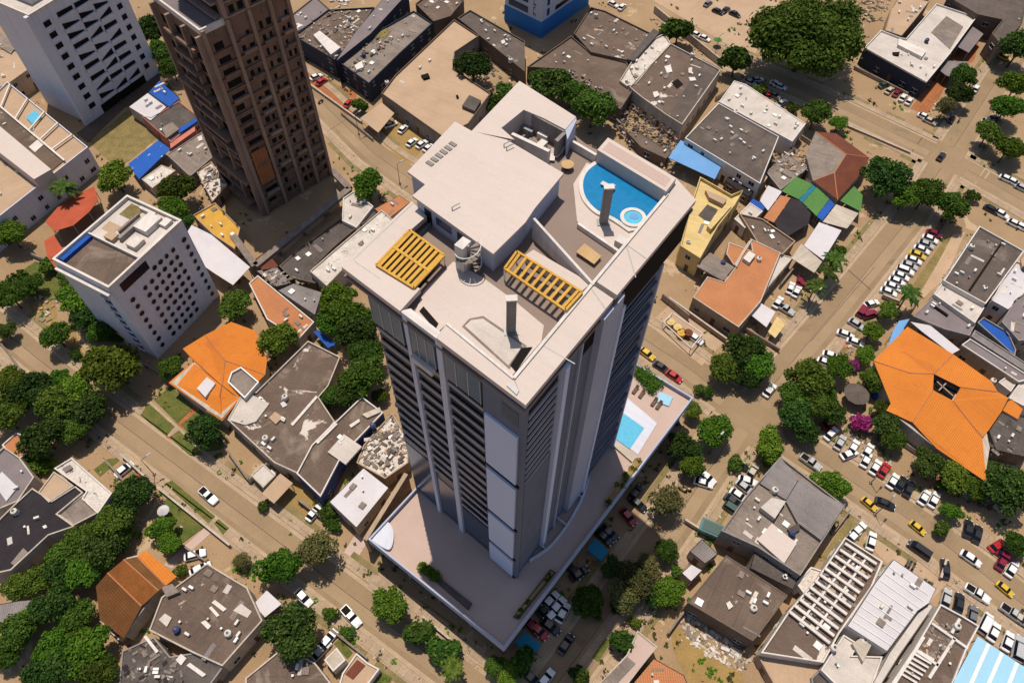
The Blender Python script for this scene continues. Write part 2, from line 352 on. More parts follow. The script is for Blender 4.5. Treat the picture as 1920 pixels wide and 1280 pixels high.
walk([(700,1085),(800,1160),(900,1235)],3.2); walk([(1085,1260),(1180,1130),(1215,1080)],2.0)
def lot(name,tile,pts,mat,z=.02):
    z=.13 if name in('lawn',) else z
    m=MB(R(-40)); p=poly(T(tile,*pts),0); m.face([(q.x,q.y,z) for q in p]); return struct(name,m,mat)
# thin painted kerb-side joints across the carriageway and the crossing bars
def mark(pts,w,mat=None): strip('road_marking',pts,w,0,.018,mat or m_kerb)
mark([(1580,497),(1632,543)],.25,m_alley); mark([(1705,292),(1735,250)],.25,m_alley); mark([(1840,345),(1862,312)],.5,m_kerb); mark([(1826,348),(1850,312)],.3,m_kerb)
mark([(600,255),(648,225)],.15,m_alley); mark([(1520,640),(1640,500)],.12,m_alley)
for x,y in ((1850,105),(1857,119),(1853,132)): mark([(x-6,y+6),(x+4,y-6)],.3,m_yellow)
lot('dry_grass_lot','A',[(495,790),(720,610),(875,775),(715,905),(600,895)],m_dry)
lot('alley','A',[(425,745),(890,405),(1000,540),(700,600),(490,800)],m_alley)
lot('forecourt','B',[(262,395),(560,520),(575,650),(500,640),(290,455)],m_tcpave)
lot('yard','B',[(590,690),(780,560),(990,760),(850,930)],m_yard)
lot('sandy_lot','C',[(780,0),(1500,-100),(1480,90),(1340,330),(1000,130)],m_tan)
lot('brick_pavement','D',[(1080,285),(1240,225),(1210,340),(1090,400),(1010,560),(940,640),(855,605),(1000,420)],m_tcpave,.026)
lot('lawn','E',[(860,980),(955,905),(1080,1020),(990,1110)],m_lawn); lot('lawn','E',[(785,1065),(830,1000),(975,1130),(930,1185)],m_lawn)
lot('lawn','E',[(945,1190),(1000,1150),(1140,1290),(1060,1290)],m_lawn); lot('lawn','E',[(1010,1120),(1120,1030),(1260,1170),(1230,1260),(1160,1270)],m_lawn)
lot('garden_path','E',[(925,1190),(1075,1010),(1105,1030),(960,1205)],m_tcpave,.03); lot('garden_path','E',[(820,1000),(838,985),(1150,1265),(1130,1280)],m_kerb,.034)
lot('lawn','E',[(80,290),(200,210),(330,270),(400,380),(280,430),(150,400)],m_lawn); lot('garden_bed','E',[(140,400),(300,400),(330,560),(420,600),(470,740),(420,760),(200,540)],m_yard)
lot('lawn','I',[(890,320),(945,225),(1145,405),(1005,510),(960,560)],m_lawn); lot('lawn','I',[(920,170),(960,150),(1200,350),(1165,390)],m_lawn); lot('lawn','I',[(1195,390),(1220,365),(1278,415),(1245,455)],m_lawn)
lot('driveway','I',[(915,620),(1140,415),(1180,440),(960,640)],m_pink,.03)
lot('yard','I',[(520,90),(600,30),(690,20),(560,130)],m_lawn)
lot('forecourt','J',[(490,550),(560,440),(620,500),(540,620)],m_pink); lot('yard','J',[(30,220),(250,130),(400,280),(300,370),(60,260)],m_yard)
lot('lawn','J',[(435,1060),(470,1030),(540,1110),(510,1145)],m_lawn); lot('lawn','J',[(650,1280),(700,1215),(760,1250),(740,1300)],m_lawn); lot('yard','J',[(540,1000),(650,1080),(610,1125),(500,1050)],m_dry)
lot('lawn','K',[(443,1140),(520,1030),(557,1040),(482,1158)],m_lawn,.13); lot('yard','K',[(880,975),(1000,960),(1280,1200),(1300,1300),(1000,1300),(900,1100)],m_yard)
lot('forecourt','K',[(380,700),(450,590),(560,650),(480,760)],m_tcpave)
lot('yard','H',[(880,320),(1060,60),(1130,70),(900,440),(820,420)],m_dry); lot('cream_pavement','H',[(895,405),(1000,230),(1090,60),(1160,45),(1050,300),(930,410)],m_tan,.03)
lot('yard','L',[(590,470),(700,380),(1060,720),(960,830),(700,590)],m_tan); lot('yard','L',[(340,600),(520,340),(590,380),(430,600)],m_dry)
lot('yard','G',[(760,560),(900,430),(1190,650),(1060,790)],m_tan)
lot('yard','L',[(1090,440),(1170,360),(1320,470),(1300,520),(1220,500)],m_pave); lot('lot','L',[(1020,760),(1130,720),(1488,1010),(1488,1180),(1230,1000)],m_pave)
# ------------------------------------------------------------------ the tall apartment tower on its podium
S=P(985,760,66.5); W=P(640,500,66.5); E_=P(1305,375,66.5)
ta=(W-S).normalized(); tb=(E_-S).normalized(); S0=Vector((S.x,S.y,0))
def L_(u,v,z=0): return S0+ta*u+tb*v+Vector((0,0,z))
tw=thing('apartment_tower',S0+ta*12+tb*18,'tall white and dark glass apartment tower with rooftop pool rising from a pink decked podium','apartment tower')
lm('rooftop pool tower',1000,640)
AT=math.atan2(tb.y,tb.x)
def quad(u0,u1,v0,v1): return [L_(u0,v0),L_(u0,v1),L_(u1,v1),L_(u1,v0)]
def ccw(p): return p if area(p)>0 else p[::-1]
T_=64.9; BW=23.9; BV=30.6
m=MB(AT); m.prism(ccw(quad(.5,BW,.5,BV)),7.5,60.0,top=False); m.build('wall',m_twall2,tw); m=MB(AT); m.prism(ccw(quad(.5,BW,.5,35.2)),60.0,T_-.4,top=False,bot=True); m.build('crown_storey',m_dark,tw)
m=MB(AT); m.prism(ccw(quad(.35,24.6,.35,35.3)),64.4,65.75,top=False); m.build('crown_wall',m_twall2,tw)
fw_=Face(L_(BW,.5),L_(.5,.5))           # left-front wall (u runs from the west corner to the south corner)
fu=lambda u: BW-u
fe=Face(L_(.5,.5),L_(.5,BV))            # right-front wall
# dark glazing strips, balcony fronts floor by floor
FH=2.62
zones=[(6.2,11.8,20.5),(13.2,17.2,24.5),(18.4,23.7,28.0)]
for u0,u1,zb in zones:
    m=MB(); fw_.box(m,fu(u1),fu(u0),9.0,64.0,-.2,.03); m.build('glazing',m_glass,tw)
    k=0
    z=58.0
    while z>zb:
        m=MB(); fw_.box(m,fu(u1),fu(u0),z-.62,z,.0,.24); m.build('balcony',m_rail,tw)
        m=MB(); fw_.box(m,fu(u1)+.1,fu(u0)-.1,z+.0,z+.3,.18,.22); m.build('railing',m_bglass,tw)
        z-=FH; k+=1
    m=MB(); fw_.box(m,fu(u1),fu(u0),10.0,zb-1.2,.03,.10); m.build('curtain_glazing',m_bglass,tw)
    m=MB(); fw_.box(m,fu(u1),fu(u0),59.5,64.6,.03,.55); m.build('top_glazing',m_skyglass,tw)
    n=3
    for i in range(n+1):
        uu=fu(u1)+(u1-u0)*i/n; m=MB(); fw_.box(m,max(uu-.05,fu(u1)),min(uu+.05,fu(u0)),59.5,64.5,.55,.62); m.build('mullion',m_frame,tw)
for u0,u1,o in ((12.0,12.95,.42),(17.4,18.1,.42)):
    m=MB(); fw_.box(m,fu(u1),fu(u0),7.6,66.2,-.1,o); m.build('pilaster',m_pil,tw)
m=MB(); fw_.box(m,fu(6.0),fu(.0),7.6,65.2,-.2,.45); m.build('corner_wall',m_twall2,tw)
for z0,z1 in ((45.8,58.6),(30.4,44.2),(17.6,28.8),(8.6,16.0)):
    m=MB(); fw_.box(m,fu(5.6),fu(.7),z0,z1,.45,.75); m.build('panel',m_tpanel,tw)
    m=MB(); fw_.box(m,fu(5.9),fu(.3),z0-1.0,z0-.25,.45,.62); m.build('ledge',m_dark,tw)
m=MB(); fw_.box(m,fu(3.2),fu(.8),60.6,63.6,.45,.5); m.build('window',m_bglass,tw)
m=MB(); fw_.box(m,fu(17.0),fu(13.5),58.3,59.3,.5,1.1); m.build('white_ledge',m_plastw,tw)
# right-front wall: balconies by the corner, fins, smooth slabs, deep balconies at the far end
m=MB(); fe.box(m,.6,6.6,8,64.0,-.2,.02); m.build('glazing',m_glass,tw)
z=61.5
while z>44:
    m=MB(); fe.box(m,.7,6.4,z-.4,z,.0,.25); m.build('balcony',m_rail,tw)
    m=MB(); fe.box(m,.7,6.4,z+.35,z+.5,.15,.25); m.build('louvre',m_rail,tw); z-=FH/1.5
m=MB(); fe.box(m,.6,6.5,8,43.6,.02,.3); m.build('wall_slab',m_twall2,tw)
m=MB(); fe.box(m,6.6,7.5,7.6,64.6,-.1,.9); m.build('fin',m_tpanel,tw)
m=MB(); fe.box(m,7.5,10.3,7.6,64.8,-.1,.3); m.build('wall_slab',m_twall2,tw)
m=MB(); fe.box(m,10.3,10.6,7.6,64.8,-.1,.6); m.build('fin',m_twall,tw)
m=MB(); fe.box(m,14.2,18.6,7.6,65.4,-.1,.9); m.build('lift_shaft',m_twall,tw)
m=MB(); fe.box(m,18.6,19.2,7.6,63,-.1,1.1); m.build('fin',m_tpanel,tw)
m=MB(); fe.box(m,19.4,29.5,9,60,-.2,.1,m_glass); fe.box(m,19.4,34.9,60,65.6,-.2,.5,m_dark); m.build('glazing',m_glass,tw)
z=59.6; rr=random.Random(3)
while z>10:
    m=MB(); o=.35; o2=o+.55*rr.random()
    m.hexa([fe.at(19.6,o,z-.45),fe.at(29.4,o2,z-.45),fe.at(29.4,.1,z-.45),fe.at(19.6,.1,z-.45),fe.at(19.6,o,z),fe.at(29.4,o2,z),fe.at(29.4,.1,z),fe.at(19.6,.1,z)])
    m.build('balcony',m_twall2,tw)
    m=MB(); fe.box(m,19.7,29.2,z+.75,z+.85,o-.06,o); m.build('railing',m_steel,tw); z-=FH
m=MB(); fe.box(m,29.6,30.1,7.6,60,-.1,.7); m.build('fin',m_twall,tw)
# roof: sunken terrace deck, broad rim slabs, penthouse
rim_out=[S,P(1305,375,66.5),P(1268,334,66.5),P(1140,258,66.5),P(1120,282,66.5),P(1078,250,66.5),P(900,210,66.5),P(770,378,66.5),W]
def RP(z,*pts): return ccw([P(x,y,z) for x,y in pts])
m=MB(AT); m.prism(RP(66.5,(985,760),(1305,375),(1240,330),(1100,252),(975,155),(900,212),(778,372),(640,500)),T_-.4,T_-.399+.4); m.build('roof_deck',m_tdeck,tw)
def part(name,mat,z0,z1,*pts,ang=AT):
    m=MB(ang); m.prism(RP(z1,*pts),z0,z1,bot=True); return m.build(name,mat,tw)
zr=66.5
part('roof_rim',m_cream,65.75,zr,(985,760),(1305,375),(1268,334),(1252,362),(1174,458),(1115,530),(1022,640),(963,708))
part('roof_rim',m_cream,65.75,zr+.02,(985,759),(962,708),(838,607),(818,633))
part('roof_rim',m_cream,65.75,zr+.015,(640,500),(772,377),(800,405),(768,433),(704,499),(788,541),(750,583))
part('roof_beam',m_plastw,65.6,66.3,(750,583),(818,634),(826,622),(770,578))
part('terrace_floor',m_cream,T_-.1,T_+.12,(795,545),(850,490),(905,520),(960,560),(1020,610),(1015,640),(960,704),(838,606),(822,622),(778,585))
part('shade_floor',m_dark,T_-.3,T_+.06,(706,499),(770,432),(834,480),(784,545))  # shade under the square pergola, put in as a near-black sheet on the deck
part('light_deck',m_cream,T_-.1,T_+.16,(1075,345),(1100,305),(1250,372),(1190,440),(1155,472),(1082,415))
# deck inlay lines on the rim
for (a,b) in (((1174,458),(1212,485)),((1174,458),(1192,520)),((1108,540),(1135,578)),((1015,645),(1078,682)),((838,607),(818,634)),((704,499),(708,500)),((662,487),(778,378)),((664,489),(712,522))):
    m=MB(); m.beam(P(*a,zr+.02),P(*b,zr+.02),.12,.012); m.build('joint',m_steel,tw)
part('joint_slab',m_dkconc,64.3,zr+.03,(1112,534),(1117,527),(1160,555),(1153,562))
# low inner upstand along the terrace side of the right rim
def wallbar(name,mat,a,b,w,z0,z1,za=None):
    m=MB(); p=P(*a,z1); q=P(*b,z1); p.z=q.z=z0; m.beam(p,q,w,z1-z0); return m.build(name,mat,tw)
wallbar('upstand',m_plastw,(1252,362),(963,708),.35,T_,zr+.25)
wallbar('upstand',m_plastw,(963,708),(838,606),.3,T_,zr+.22)
# pool basin, water, coping and round spa
def curve(pts,n=6):
    out=[]
    for i in range(len(pts)-1):
        p0=pts[max(i-1,0)];p1=pts[i];p2=pts[i+1];p3=pts[min(i+2,len(pts)-1)]
        for k in range(n):
            t=k/n; out.append(tuple(.5*((2*p1[j])+(-p0[j]+p2[j])*t+(2*p0[j]-5*p1[j]+4*p2[j]-p3[j])*t*t+(-p0[j]+3*p1[j]-3*p2[j]+p3[j])*t**3) for j in (0,1)))
    return out+[pts[-1]]
arc=curve([(1127,303),(1102,322),(1093,346),(1099,372),(1120,395),(1150,408),(1180,428)])
pw=RP(T_+.3,*(arc+[(1206,422),(1238,376),(1182,335)]))
m=MB(); m.prism(inset(pw,-.55),T_,T_+.42); m.build('pool_coping',m_plastw,tw)
m=MB(); m.prism(pw,T_+.2,T_+.45); m.build('pool_water',m_water,tw)
sp=P(1187,408,T_+.5); rad=PXM(1187,408,T_)*1.02
circ=lambda c,r,n=28:[Vector((c.x+r*math.cos(2*math.pi*i/n),c.y+r*math.sin(2*math.pi*i/n),0)) for i in range(n)]
m=MB(); m.ring(circ(sp,rad*24),circ(sp,rad*17),T_+.1,T_+.62); m.build('spa_rim',m_plastw,tw)
m=MB(); m.prism(circ(sp,rad*17.2),T_+.2,T_+.52); m.build('spa_water',m_water2,tw)
m=MB(); m.prism(circ(sp+tb*.25,rad*8),T_+.5,T_+.56); m.build('spa_step',m_lblue,tw)
part('pool_wall',m_cream,T_-.2,67.4,(1120,281),(1140,258),(1268,334),(1249,359))
part('wall_cap',m_pink,67.3,67.43,(1130,280),(1142,266),(1258,335),(1247,350))
wallbar('low_wall',m_plastw,(1070,262),(1118,290),.4,T_,66.2); wallbar('low_wall',m_plastw,(1084,418),(1160,470),.35,T_,T_+.75)
m=MB(); c=P(1165,452,T_+1); m.box((c.x,c.y,T_),1.2,1.2,1.3,AT); m.build('plinth',m_plastw,tw)
# penthouse and rear services block
ZP=68.6
ph=part('penthouse',m_cream,ZP-.35,ZP,(764,322),(853,228),(885,246),(950,262),(1057,325),(1003,390),(985,417),(925,476),(773,367),(797,346))
m=MB(AT); m.prism(inset(RP(ZP,(764,322),(853,228),(885,246),(950,262),(1057,325),(1003,390),(985,417),(925,476),(773,367),(797,346)),.35),T_-.2,ZP-.35,top=False); m.build('penthouse_wall',m_twall,tw)
fp=Face(P(773,367,ZP)+(ta-tb)*0,P(925,476,ZP))
for u0,u1,z0,z1,mt in ((1.6,2.8,T_+.2,T_+2.6,m_glass),(3.6,6.2,T_+1.2,T_+2.4,m_bglass),(7.2,8.6,T_+.9,T_+2.5,m_glass)):
    m=MB(); fp.box(m,u0,u1,z0,z1,-.36,-.30); m.build('window',mt,tw)
rb=[(890,240),(974,152),(1080,218),(1062,242),(985,205),(945,232),(1000,290),(975,305)]
zb_=68.0
part('services_block',m_cream,T_-.2,zb_,(884,246),(974,152),(1080,219),(1060,243),(1020,222),(982,206),(940,240),(965,262))
part('service_wall',m_twall,T_-.2,zb_-.1,(1060,243),(1080,219),(1081,226),(1064,262))
part('service_wall',m_plastg,T_-.2,zb_-.3,(1040,262),(1060,243),(1064,247),(1046,266))
wallbar('low_wall',m_plastg,(985,206),(1060,246),.4,T_,zb_-.2); wallbar('low_wall',m_plastw,(960,250),(1030,283),.5,T_,zb_-.9)
for x,y,a,b,h in ((1005,222,2.2,1.2,1.2),(1022,248,1.6,1.6,1.0),(990,238,1.2,2.0,.8),(1012,272,2.4,1.0,1.5)):
    c=P(x,y,T_+h); m=MB(); m.box((c.x,c.y,T_),a,b,h,AT); m.build('air_handler',m_plastw if x!=990 else m_steel,tw)
# louvre strip and pipe hooks on the penthouse roof
for i in range(6):
    c=P(806+i*8.6,306-i*7.2,ZP+.1); m=MB(); m.box((c.x,c.y,ZP),.55,1.0,.14,AT-R(4)); m.build('roof_louvre',m_plastg,tw)
for x,y in ((950,282),(848,394),(945,276)):
    c=P(x,y,ZP); m=MB(); m.tube(c,c+Vector((0,0,.5)),.07,.07); m.tube(c+Vector((0,0,.5)),c+Vector((.9,.7,.5)),.07,.07); m.build('vent_pipe',m_steel,tw)
# white skewed privacy wall beside the second pergola
p=P(1001,410,68.3); q=P(1113,533,66.8); m=MB()
n=Vector((-(q-p).y,(q-p).x,0)).normalized()*.16
zt=68.4
m.hexa([(p-n).xy.to_3d()+Vector((0,0,T_)),(q-n).xy.to_3d()+Vector((0,0,T_)),(q+n).xy.to_3d()+Vector((0,0,T_)),(p+n).xy.to_3d()+Vector((0,0,T_)),
 (p-n).xy.to_3d()+Vector((0,0,zt)),(q-n).xy.to_3d()+Vector((0,0,66.8)),(q+n).xy.to_3d()+Vector((0,0,66.8)),(p+n).xy.to_3d()+Vector((0,0,zt))]); m.build('privacy_wall',m_plastw,tw)
part('bench_slab',m_cream,T_,66.3,(1000,468),(1108,531),(1088,548),(985,478))
# two golden slatted pergolas
def pergola(c,z,n,label,midbeam,floor):
    pts=[P(x,y,z) for x,y in c]             # 0-1 along the beams' row direction
    o=sum(pts,Vector())/4; t=thing('pergola',(o.x,o.y,floor),label,'pergola','golden pergolas on the tower roof')
    for i in range(4):
        m=MB(); m.beam(pts[i],pts[(i+1)%4],.28,.25); m.build('frame_beam',m_gold,t)
        m=MB(); q=pts[i]; m.tube((q.x,q.y,floor),q,.1,.1); m.build('post',m_wmetal,t)
    for k in range(n):
        f=(k+.5)/n; a=pts[0].lerp(pts[1],f); b=pts[3].lerp(pts[2],f); m=MB(); m.beam(a,b,.34 if not midbeam else .42,.2); m.build('slat',m_gold,t)
    if midbeam:
        m=MB(); m.beam(pts[0].lerp(pts[3],.5)+Vector((0,0,.03)),pts[1].lerp(pts[2],.5)+Vector((0,0,.03)),.35,.24); m.build('cross_beam',m_gold,t)
pergola([(768,433),(833,480),(776,541),(706,498)],66.6,8,'square golden slatted pergola over a floor coloured as shade at the left of the tower roof',True,T_+.06)
pergola([(969,473),(1091,549),(1060,583),(946,505)],66.9,10,'long narrow golden slatted pergola beside the white slanting wall on the tower roof',False,T_)
# empty pale lounge pool, planters, dark machinery pit
part('terrace_basin',m_paleblue if False else m_conc,T_,T_+.14,(866,612),(880,597),(906,592),(988,648),(955,692))
part('basin_floor',m_wroof,T_+.1,T_+.2,(872,611),(883,600),(905,597),(980,648),(953,685))
part('planter',m_dark,T_-.3,T_+.2,(786,583),(794,574),(822,606),(816,617)); part('machinery_pit',m_dark,T_,T_+.25,(957,684),(978,652),(998,650),(967,696))
part('roof_hatch',m_steel,zr,zr+.2,(950,722),(954,716),(973,731),(969,740))
for c in ((770,445),(945,470)): pass
def mast(x,y,x2,y2,lab):
    b_=P(x,y,T_+.1); t=thing('shade_mast',b_,lab,'mast','pale shade masts on the tower roof')
    m=MB(); m.box((b_.x,b_.y,T_+.1),1.05,.55,6.0,R(5)); m.build('post',m_plastg,t)
    m=MB(); m.box((b_.x,b_.y,T_+6.1),1.25,.8,.18,R(5)); m.build('cap',m_plastw,t)
    m=MB(); m.box((b_.x,b_.y,T_+.1),1.6,1.1,.2,R(5)); m.build('base',m_steel,t)
mast(958,622,955,545,'tall pale post with a white cap standing beside the empty basin on the tower roof')
mast(1131,418,1140,337,'tall pale post with a white cap standing at the rooftop pool edge')
# spiral stair
c=P(880,505,T_); t=thing('spiral_staircase',c,'grey spiral staircase climbing to the penthouse roof between the two golden pergolas','staircase')
m=MB(); m.tube(c,c+Vector((0,0,4.2)),.16,.16); m.build('post',m_steel,t)
for k in range(16):
    a0=R(28*k-40); a1=a0+R(26); z=.2+k*.23; m=MB(); q=lambda a,r,zz: c+Vector((math.cos(a)*r,math.sin(a)*r,zz))
    m.hexa([q(a0,.15,z),q(a0,1.5,z),q(a1,1.5,z),q(a1,.15,z),q(a0,.15,z+.07),q(a0,1.5,z+.07),q(a1,1.5,z+.07),q(a1,.15,z+.07)]); m.build('step',m_conc,t)
m=MB()
for k in range(40):
    a0=R(11*k-40); a1=R(11*(k+1)-40); m.tube(q(a0,1.5,1.1+k*.092),q(a1,1.5,1.1+(k+1)*.092),.06,.06,5)
m.build('handrail',m_wmetal,t)
c2=P(868,462,ZP); m=MB(); m.box((c2.x,c2.y,T_),1.6,1.2,ZP+.6-T_,AT); m.build('stair_head_box',m_plastw,tw)
# rooftop furniture
c=P(1064,308,T_+.8); t=thing('round_table',(c.x,c.y,T_),'round tan table beside the penthouse corner near the rooftop pool','table')
m=MB(); m.prism(circ(c,.85,20),T_+.72,T_+.82,bot=True); m.build('tabletop',m_wood,t); m=MB(); m.tube((c.x,c.y,T_),(c.x,c.y,T_+.72),.35,.12); m.build('pedestal',m_dark,t)
pts=RP(T_+.6,(1080,472),(1096,456),(1128,480),(1114,495)); o=sum(pts,Vector())/4
t=thing('low_table',(o.x,o.y,T_),'rectangular tan low table on the roof deck beside the slanting white wall','table'); m=MB(); m.prism(pts,T_+.48,T_+.6,bot=True); m.build('tabletop',m_wood,t)
for p in inset(pts,.12): m=MB(); m.box((p.x,p.y,T_),.1,.1,.48,AT); m.build('leg',m_door,t)
def lounger(x,y,z,rz,lab,mat,grp):
    c=P(x,y,z); t=thing('sun_lounger',c,lab,'lounger',grp); X=Vector((math.cos(rz),math.sin(rz),0)); Y=Vector((-X.y,X.x,0)); u=Vector((0,0,1))
    m=MB(); m.beam(c-X*.95+u*.28,c+X*.35+u*.28,.65,.12); m.build('seat',mat,t)
    m=MB(); m.hexa([c+X*.35-Y*.32+u*.28,c+X*.95-Y*.32+u*.72,c+X*.95+Y*.32+u*.72,c+X*.35+Y*.32+u*.28,c+X*.35-Y*.32+u*.4,c+X*.95-Y*.32+u*.84,c+X*.95+Y*.32+u*.84,c+X*.35+Y*.32+u*.4]); m.build('backrest',mat,t)
    for sx in (-.8,.5):
        for sy in (-.28,.28): q=c+X*sx+Y*sy; m=MB(); m.box((q.x,q.y,z),.07,.07,.3,rz); m.build('leg',m_steel,t)
lounger(1048,290,T_,AT,'white lounger on the roof deck behind the round tan table',m_plastw,'white loungers on the tower roof')
lounger(1036,296,T_,AT+.5,'white lounger beside the penthouse wall, left of the round tan table',m_plastw,'white loungers on the tower roof')
lounger(1139,352,T_+.42,R(-35),'white float lounger lying over the rooftop pool water',m_plastw,'white loungers on the tower roof')
# ---- podium
PZ=8.0
pp=[(690,1010),(945,1215),(1300,745),(1066,605)]
ptop=RP(9.0,*pp)
m=MB(AT); m.prism(inset(ptop,1.3),0,PZ-1.0,top=False); m.build('podium_wall',m_plastbr,tw)
m=MB(AT); m.prism(inset(ptop,.3),PZ-1.1,PZ,bot=True); m.build('podium_deck',m_pink,tw)
m=MB(AT); m.ring(ptop,inset(ptop,.3),PZ-1.3,9.0); m.build('podium_parapet',m_twall,tw)
pi=inset(ptop,1.0)
for i in range(4):
    a=pi[i];b=pi[(i+1)%4]; n=int((b-a).length/5.5)
    for k in range(n+1):
        q=a.lerp(b,k/n); m=MB(); m.box((q.x,q.y,0),.6,.6,PZ-1.1,AT); m.build('column',m_plastg,tw)
    f=Face(inset(ptop,1.3)[i],inset(ptop,1.3)[(i+1)%4])
    if f.n.y<0:
        for k in range(n):
            m=MB(); f.box(m,f.L*(k+.12)/n,f.L*(k+.88)/n,.4,5.6,0,.06); m.build('shopfront',m_glass,tw)
# tower foot on the podium deck: dark lobby glass
m=MB(AT); m.prism(ccw(quad(1.2,BW-.8,1.2,BV-1)),PZ,12,top=False); m.build('lobby_wall',m_bglass,tw)
pz=PZ+.02
def pod(name,mat,z0,z1,*pts): m=MB(AT); m.prism(RP(z1,*pts),z0,z1,bot=True); return m.build(name,mat,tw)
pod('pool_surround',m_lblue if False else m_slabw,PZ,PZ+.12,(1172,742),(1232,793),(1196,852),(1130,800))
pod('pool_water',m_water2,PZ,PZ+.16,(1163,770),(1208,802),(1181,841),(1140,812))
pod('paddling_pool',m_paleblue,PZ,PZ+.3,(1236,734),(1262,744),(1254,761),(1231,752))
pod('pool_terrace_step',m_plast,PZ,PZ+.5,(1140,826),(1150,820),(1196,856),(1188,868))
for x,y,l,dk in ((1191,732,'dark brown lounger nearest the tower beside the podium pool hedge',1),(1203,740,'dark brown lounger second from the tower beside the podium pool hedge',1),(1226,755,'dark brown lounger next to the pale paddling pool',1),(1235,761,'dark brown lounger at the outer end of the podium pool row',1)):
    lounger(x,y,PZ,AT,l,m_door,'loungers by the podium pool')
pod('planter_box',m_plastw,PZ,PZ+.5,(1131,942),(1143,945),(1204,868),(1192,858)); pod('planter_box',m_dkconc,PZ,PZ+.45,(962,1155),(972,1160),(1042,1072),(1032,1066)); pod('planter_box',m_dkconc,PZ,PZ+.45,(785,1062),(792,1056),(885,1130),(878,1142))
ap=[P(x,y,PZ+.8) for x,y in curve([(993,1050),(1030,1025),(1062,986),(1091,935),(1104,895)],8)]
m=MB()
for i in range(len(ap)-1): a=ap[i].copy();b=ap[i+1].copy(); a.z=b.z=PZ; m.beam(a,b,.35,.9)
m.build('curved_wall',m_slabw,tw)
for a,b in (((1032,959),(1062,983)),((1078,921),(1091,931)),((1003,1013),(1021,1026)),((1005,998),(999,1022))):
    wallbar('partition_wall',m_slabw,a,b,.2,PZ,PZ+.9)
sk=RP(PZ+.5,*curve([(697,1012),(722,977),(738,997),(730,1030),(697,1012)],5)[:-1]); m=MB(); m.prism(sk,PZ,PZ+.6); m.build('skylight',m_slabw,tw)
bw=[P(x,y,8.2) for x,y in ((690,1005),(768,880))]
m=MB(); m.beam((bw[0].x-.8,bw[0].y,0),(bw[1].x-.8,bw[1].y,0),.8,6.5); m.build('boundary_wall',m_plastt,tw)
# ------------------------------------------------------------------ other towers
def windows(face,us,zs,w,h,root,mat=None,frame=None,name='window',cnt=None,depth=.08,jit=0):
    for z in zs:
        for u in us:
            m=MB(); ww=w*(1+jit*(random.random()-.5)); 
            face.box(m,u-ww/2-.12,u+ww/2+.12,z-.12,z,.0,depth+.12,frame or m_frame); 
            face.box(m,u-ww/2-.12,u+ww/2+.12,z+h,z+h+.12,0,depth+.08,frame or m_frame)
            w0=m.build(name,None,root); m=MB(); face.box(m,u-ww/2,u+ww/2,z,z+h,.0,depth); m.build('pane',mat or m_glass,w0)
def tower(name,label,cat,c0,c1,depth,h,z_roof=None):
    p=P(*c0);q=P(*c1); f=Face(p,q); pts=[p,q,q-f.n*depth,p-f.n*depth]; o=sum(pts,Vector())/4; t=thing(name,o,label,cat)
    return t,f,Face(p-f.n*depth,p),ccw(pts)
# pale slab tower, far upper left
t,f,fl,pt=tower('apartment_block','pale grey slab apartment block with rows of dark slots at the upper left','apartment block',(168,232),(300,135),16,31)
lm('pale slab block',190,120)
m=MB(f.d.to_2d().angle_signed(Vector((1,0)))); m.prism(pt,0,30.4,top=False); m.build('wall',m_slabw,t); m=MB(); m.prism(inset(pt,.3),30,30.45); m.build('roof',m_wroof,t); m=MB(); m.ring(pt,inset(pt,.35),30.4,31.3); m.build('parapet',m_plastw,t)
zs=[3.2+i*2.95 for i in range(9)]
windows(f,[f.L*.12],zs,1.9,1.45,t,m_dark,m_slabw); windows(f,[f.L*.88],zs,1.5,1.45,t,m_dark,m_slabw)
for i,z in enumerate(zs):
    for k,(a,b) in enumerate(((.24,.42),(.44,.60),(.62,.78))):
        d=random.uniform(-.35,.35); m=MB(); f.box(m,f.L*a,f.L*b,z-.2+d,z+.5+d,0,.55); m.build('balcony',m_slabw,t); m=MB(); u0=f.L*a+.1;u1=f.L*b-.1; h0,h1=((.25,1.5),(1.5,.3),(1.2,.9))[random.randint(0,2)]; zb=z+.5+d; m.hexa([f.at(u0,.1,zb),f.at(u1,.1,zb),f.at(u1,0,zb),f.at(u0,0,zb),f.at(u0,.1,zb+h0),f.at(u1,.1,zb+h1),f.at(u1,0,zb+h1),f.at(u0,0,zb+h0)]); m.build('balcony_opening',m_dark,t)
m=MB(); f.box(m,f.L*.2,f.L*.8,0,2.4,0,.05); m.build('entrance',m_dark,t)
c=inset(pt,4); m=MB(); m.prism(c,30.4,33); m.build('roof_house',m_plastw,t)
m=MB(); fl.box(m,fl.L-1.0,fl.L,0,31,0,1.0); m.build('fin',m_slabw,t)
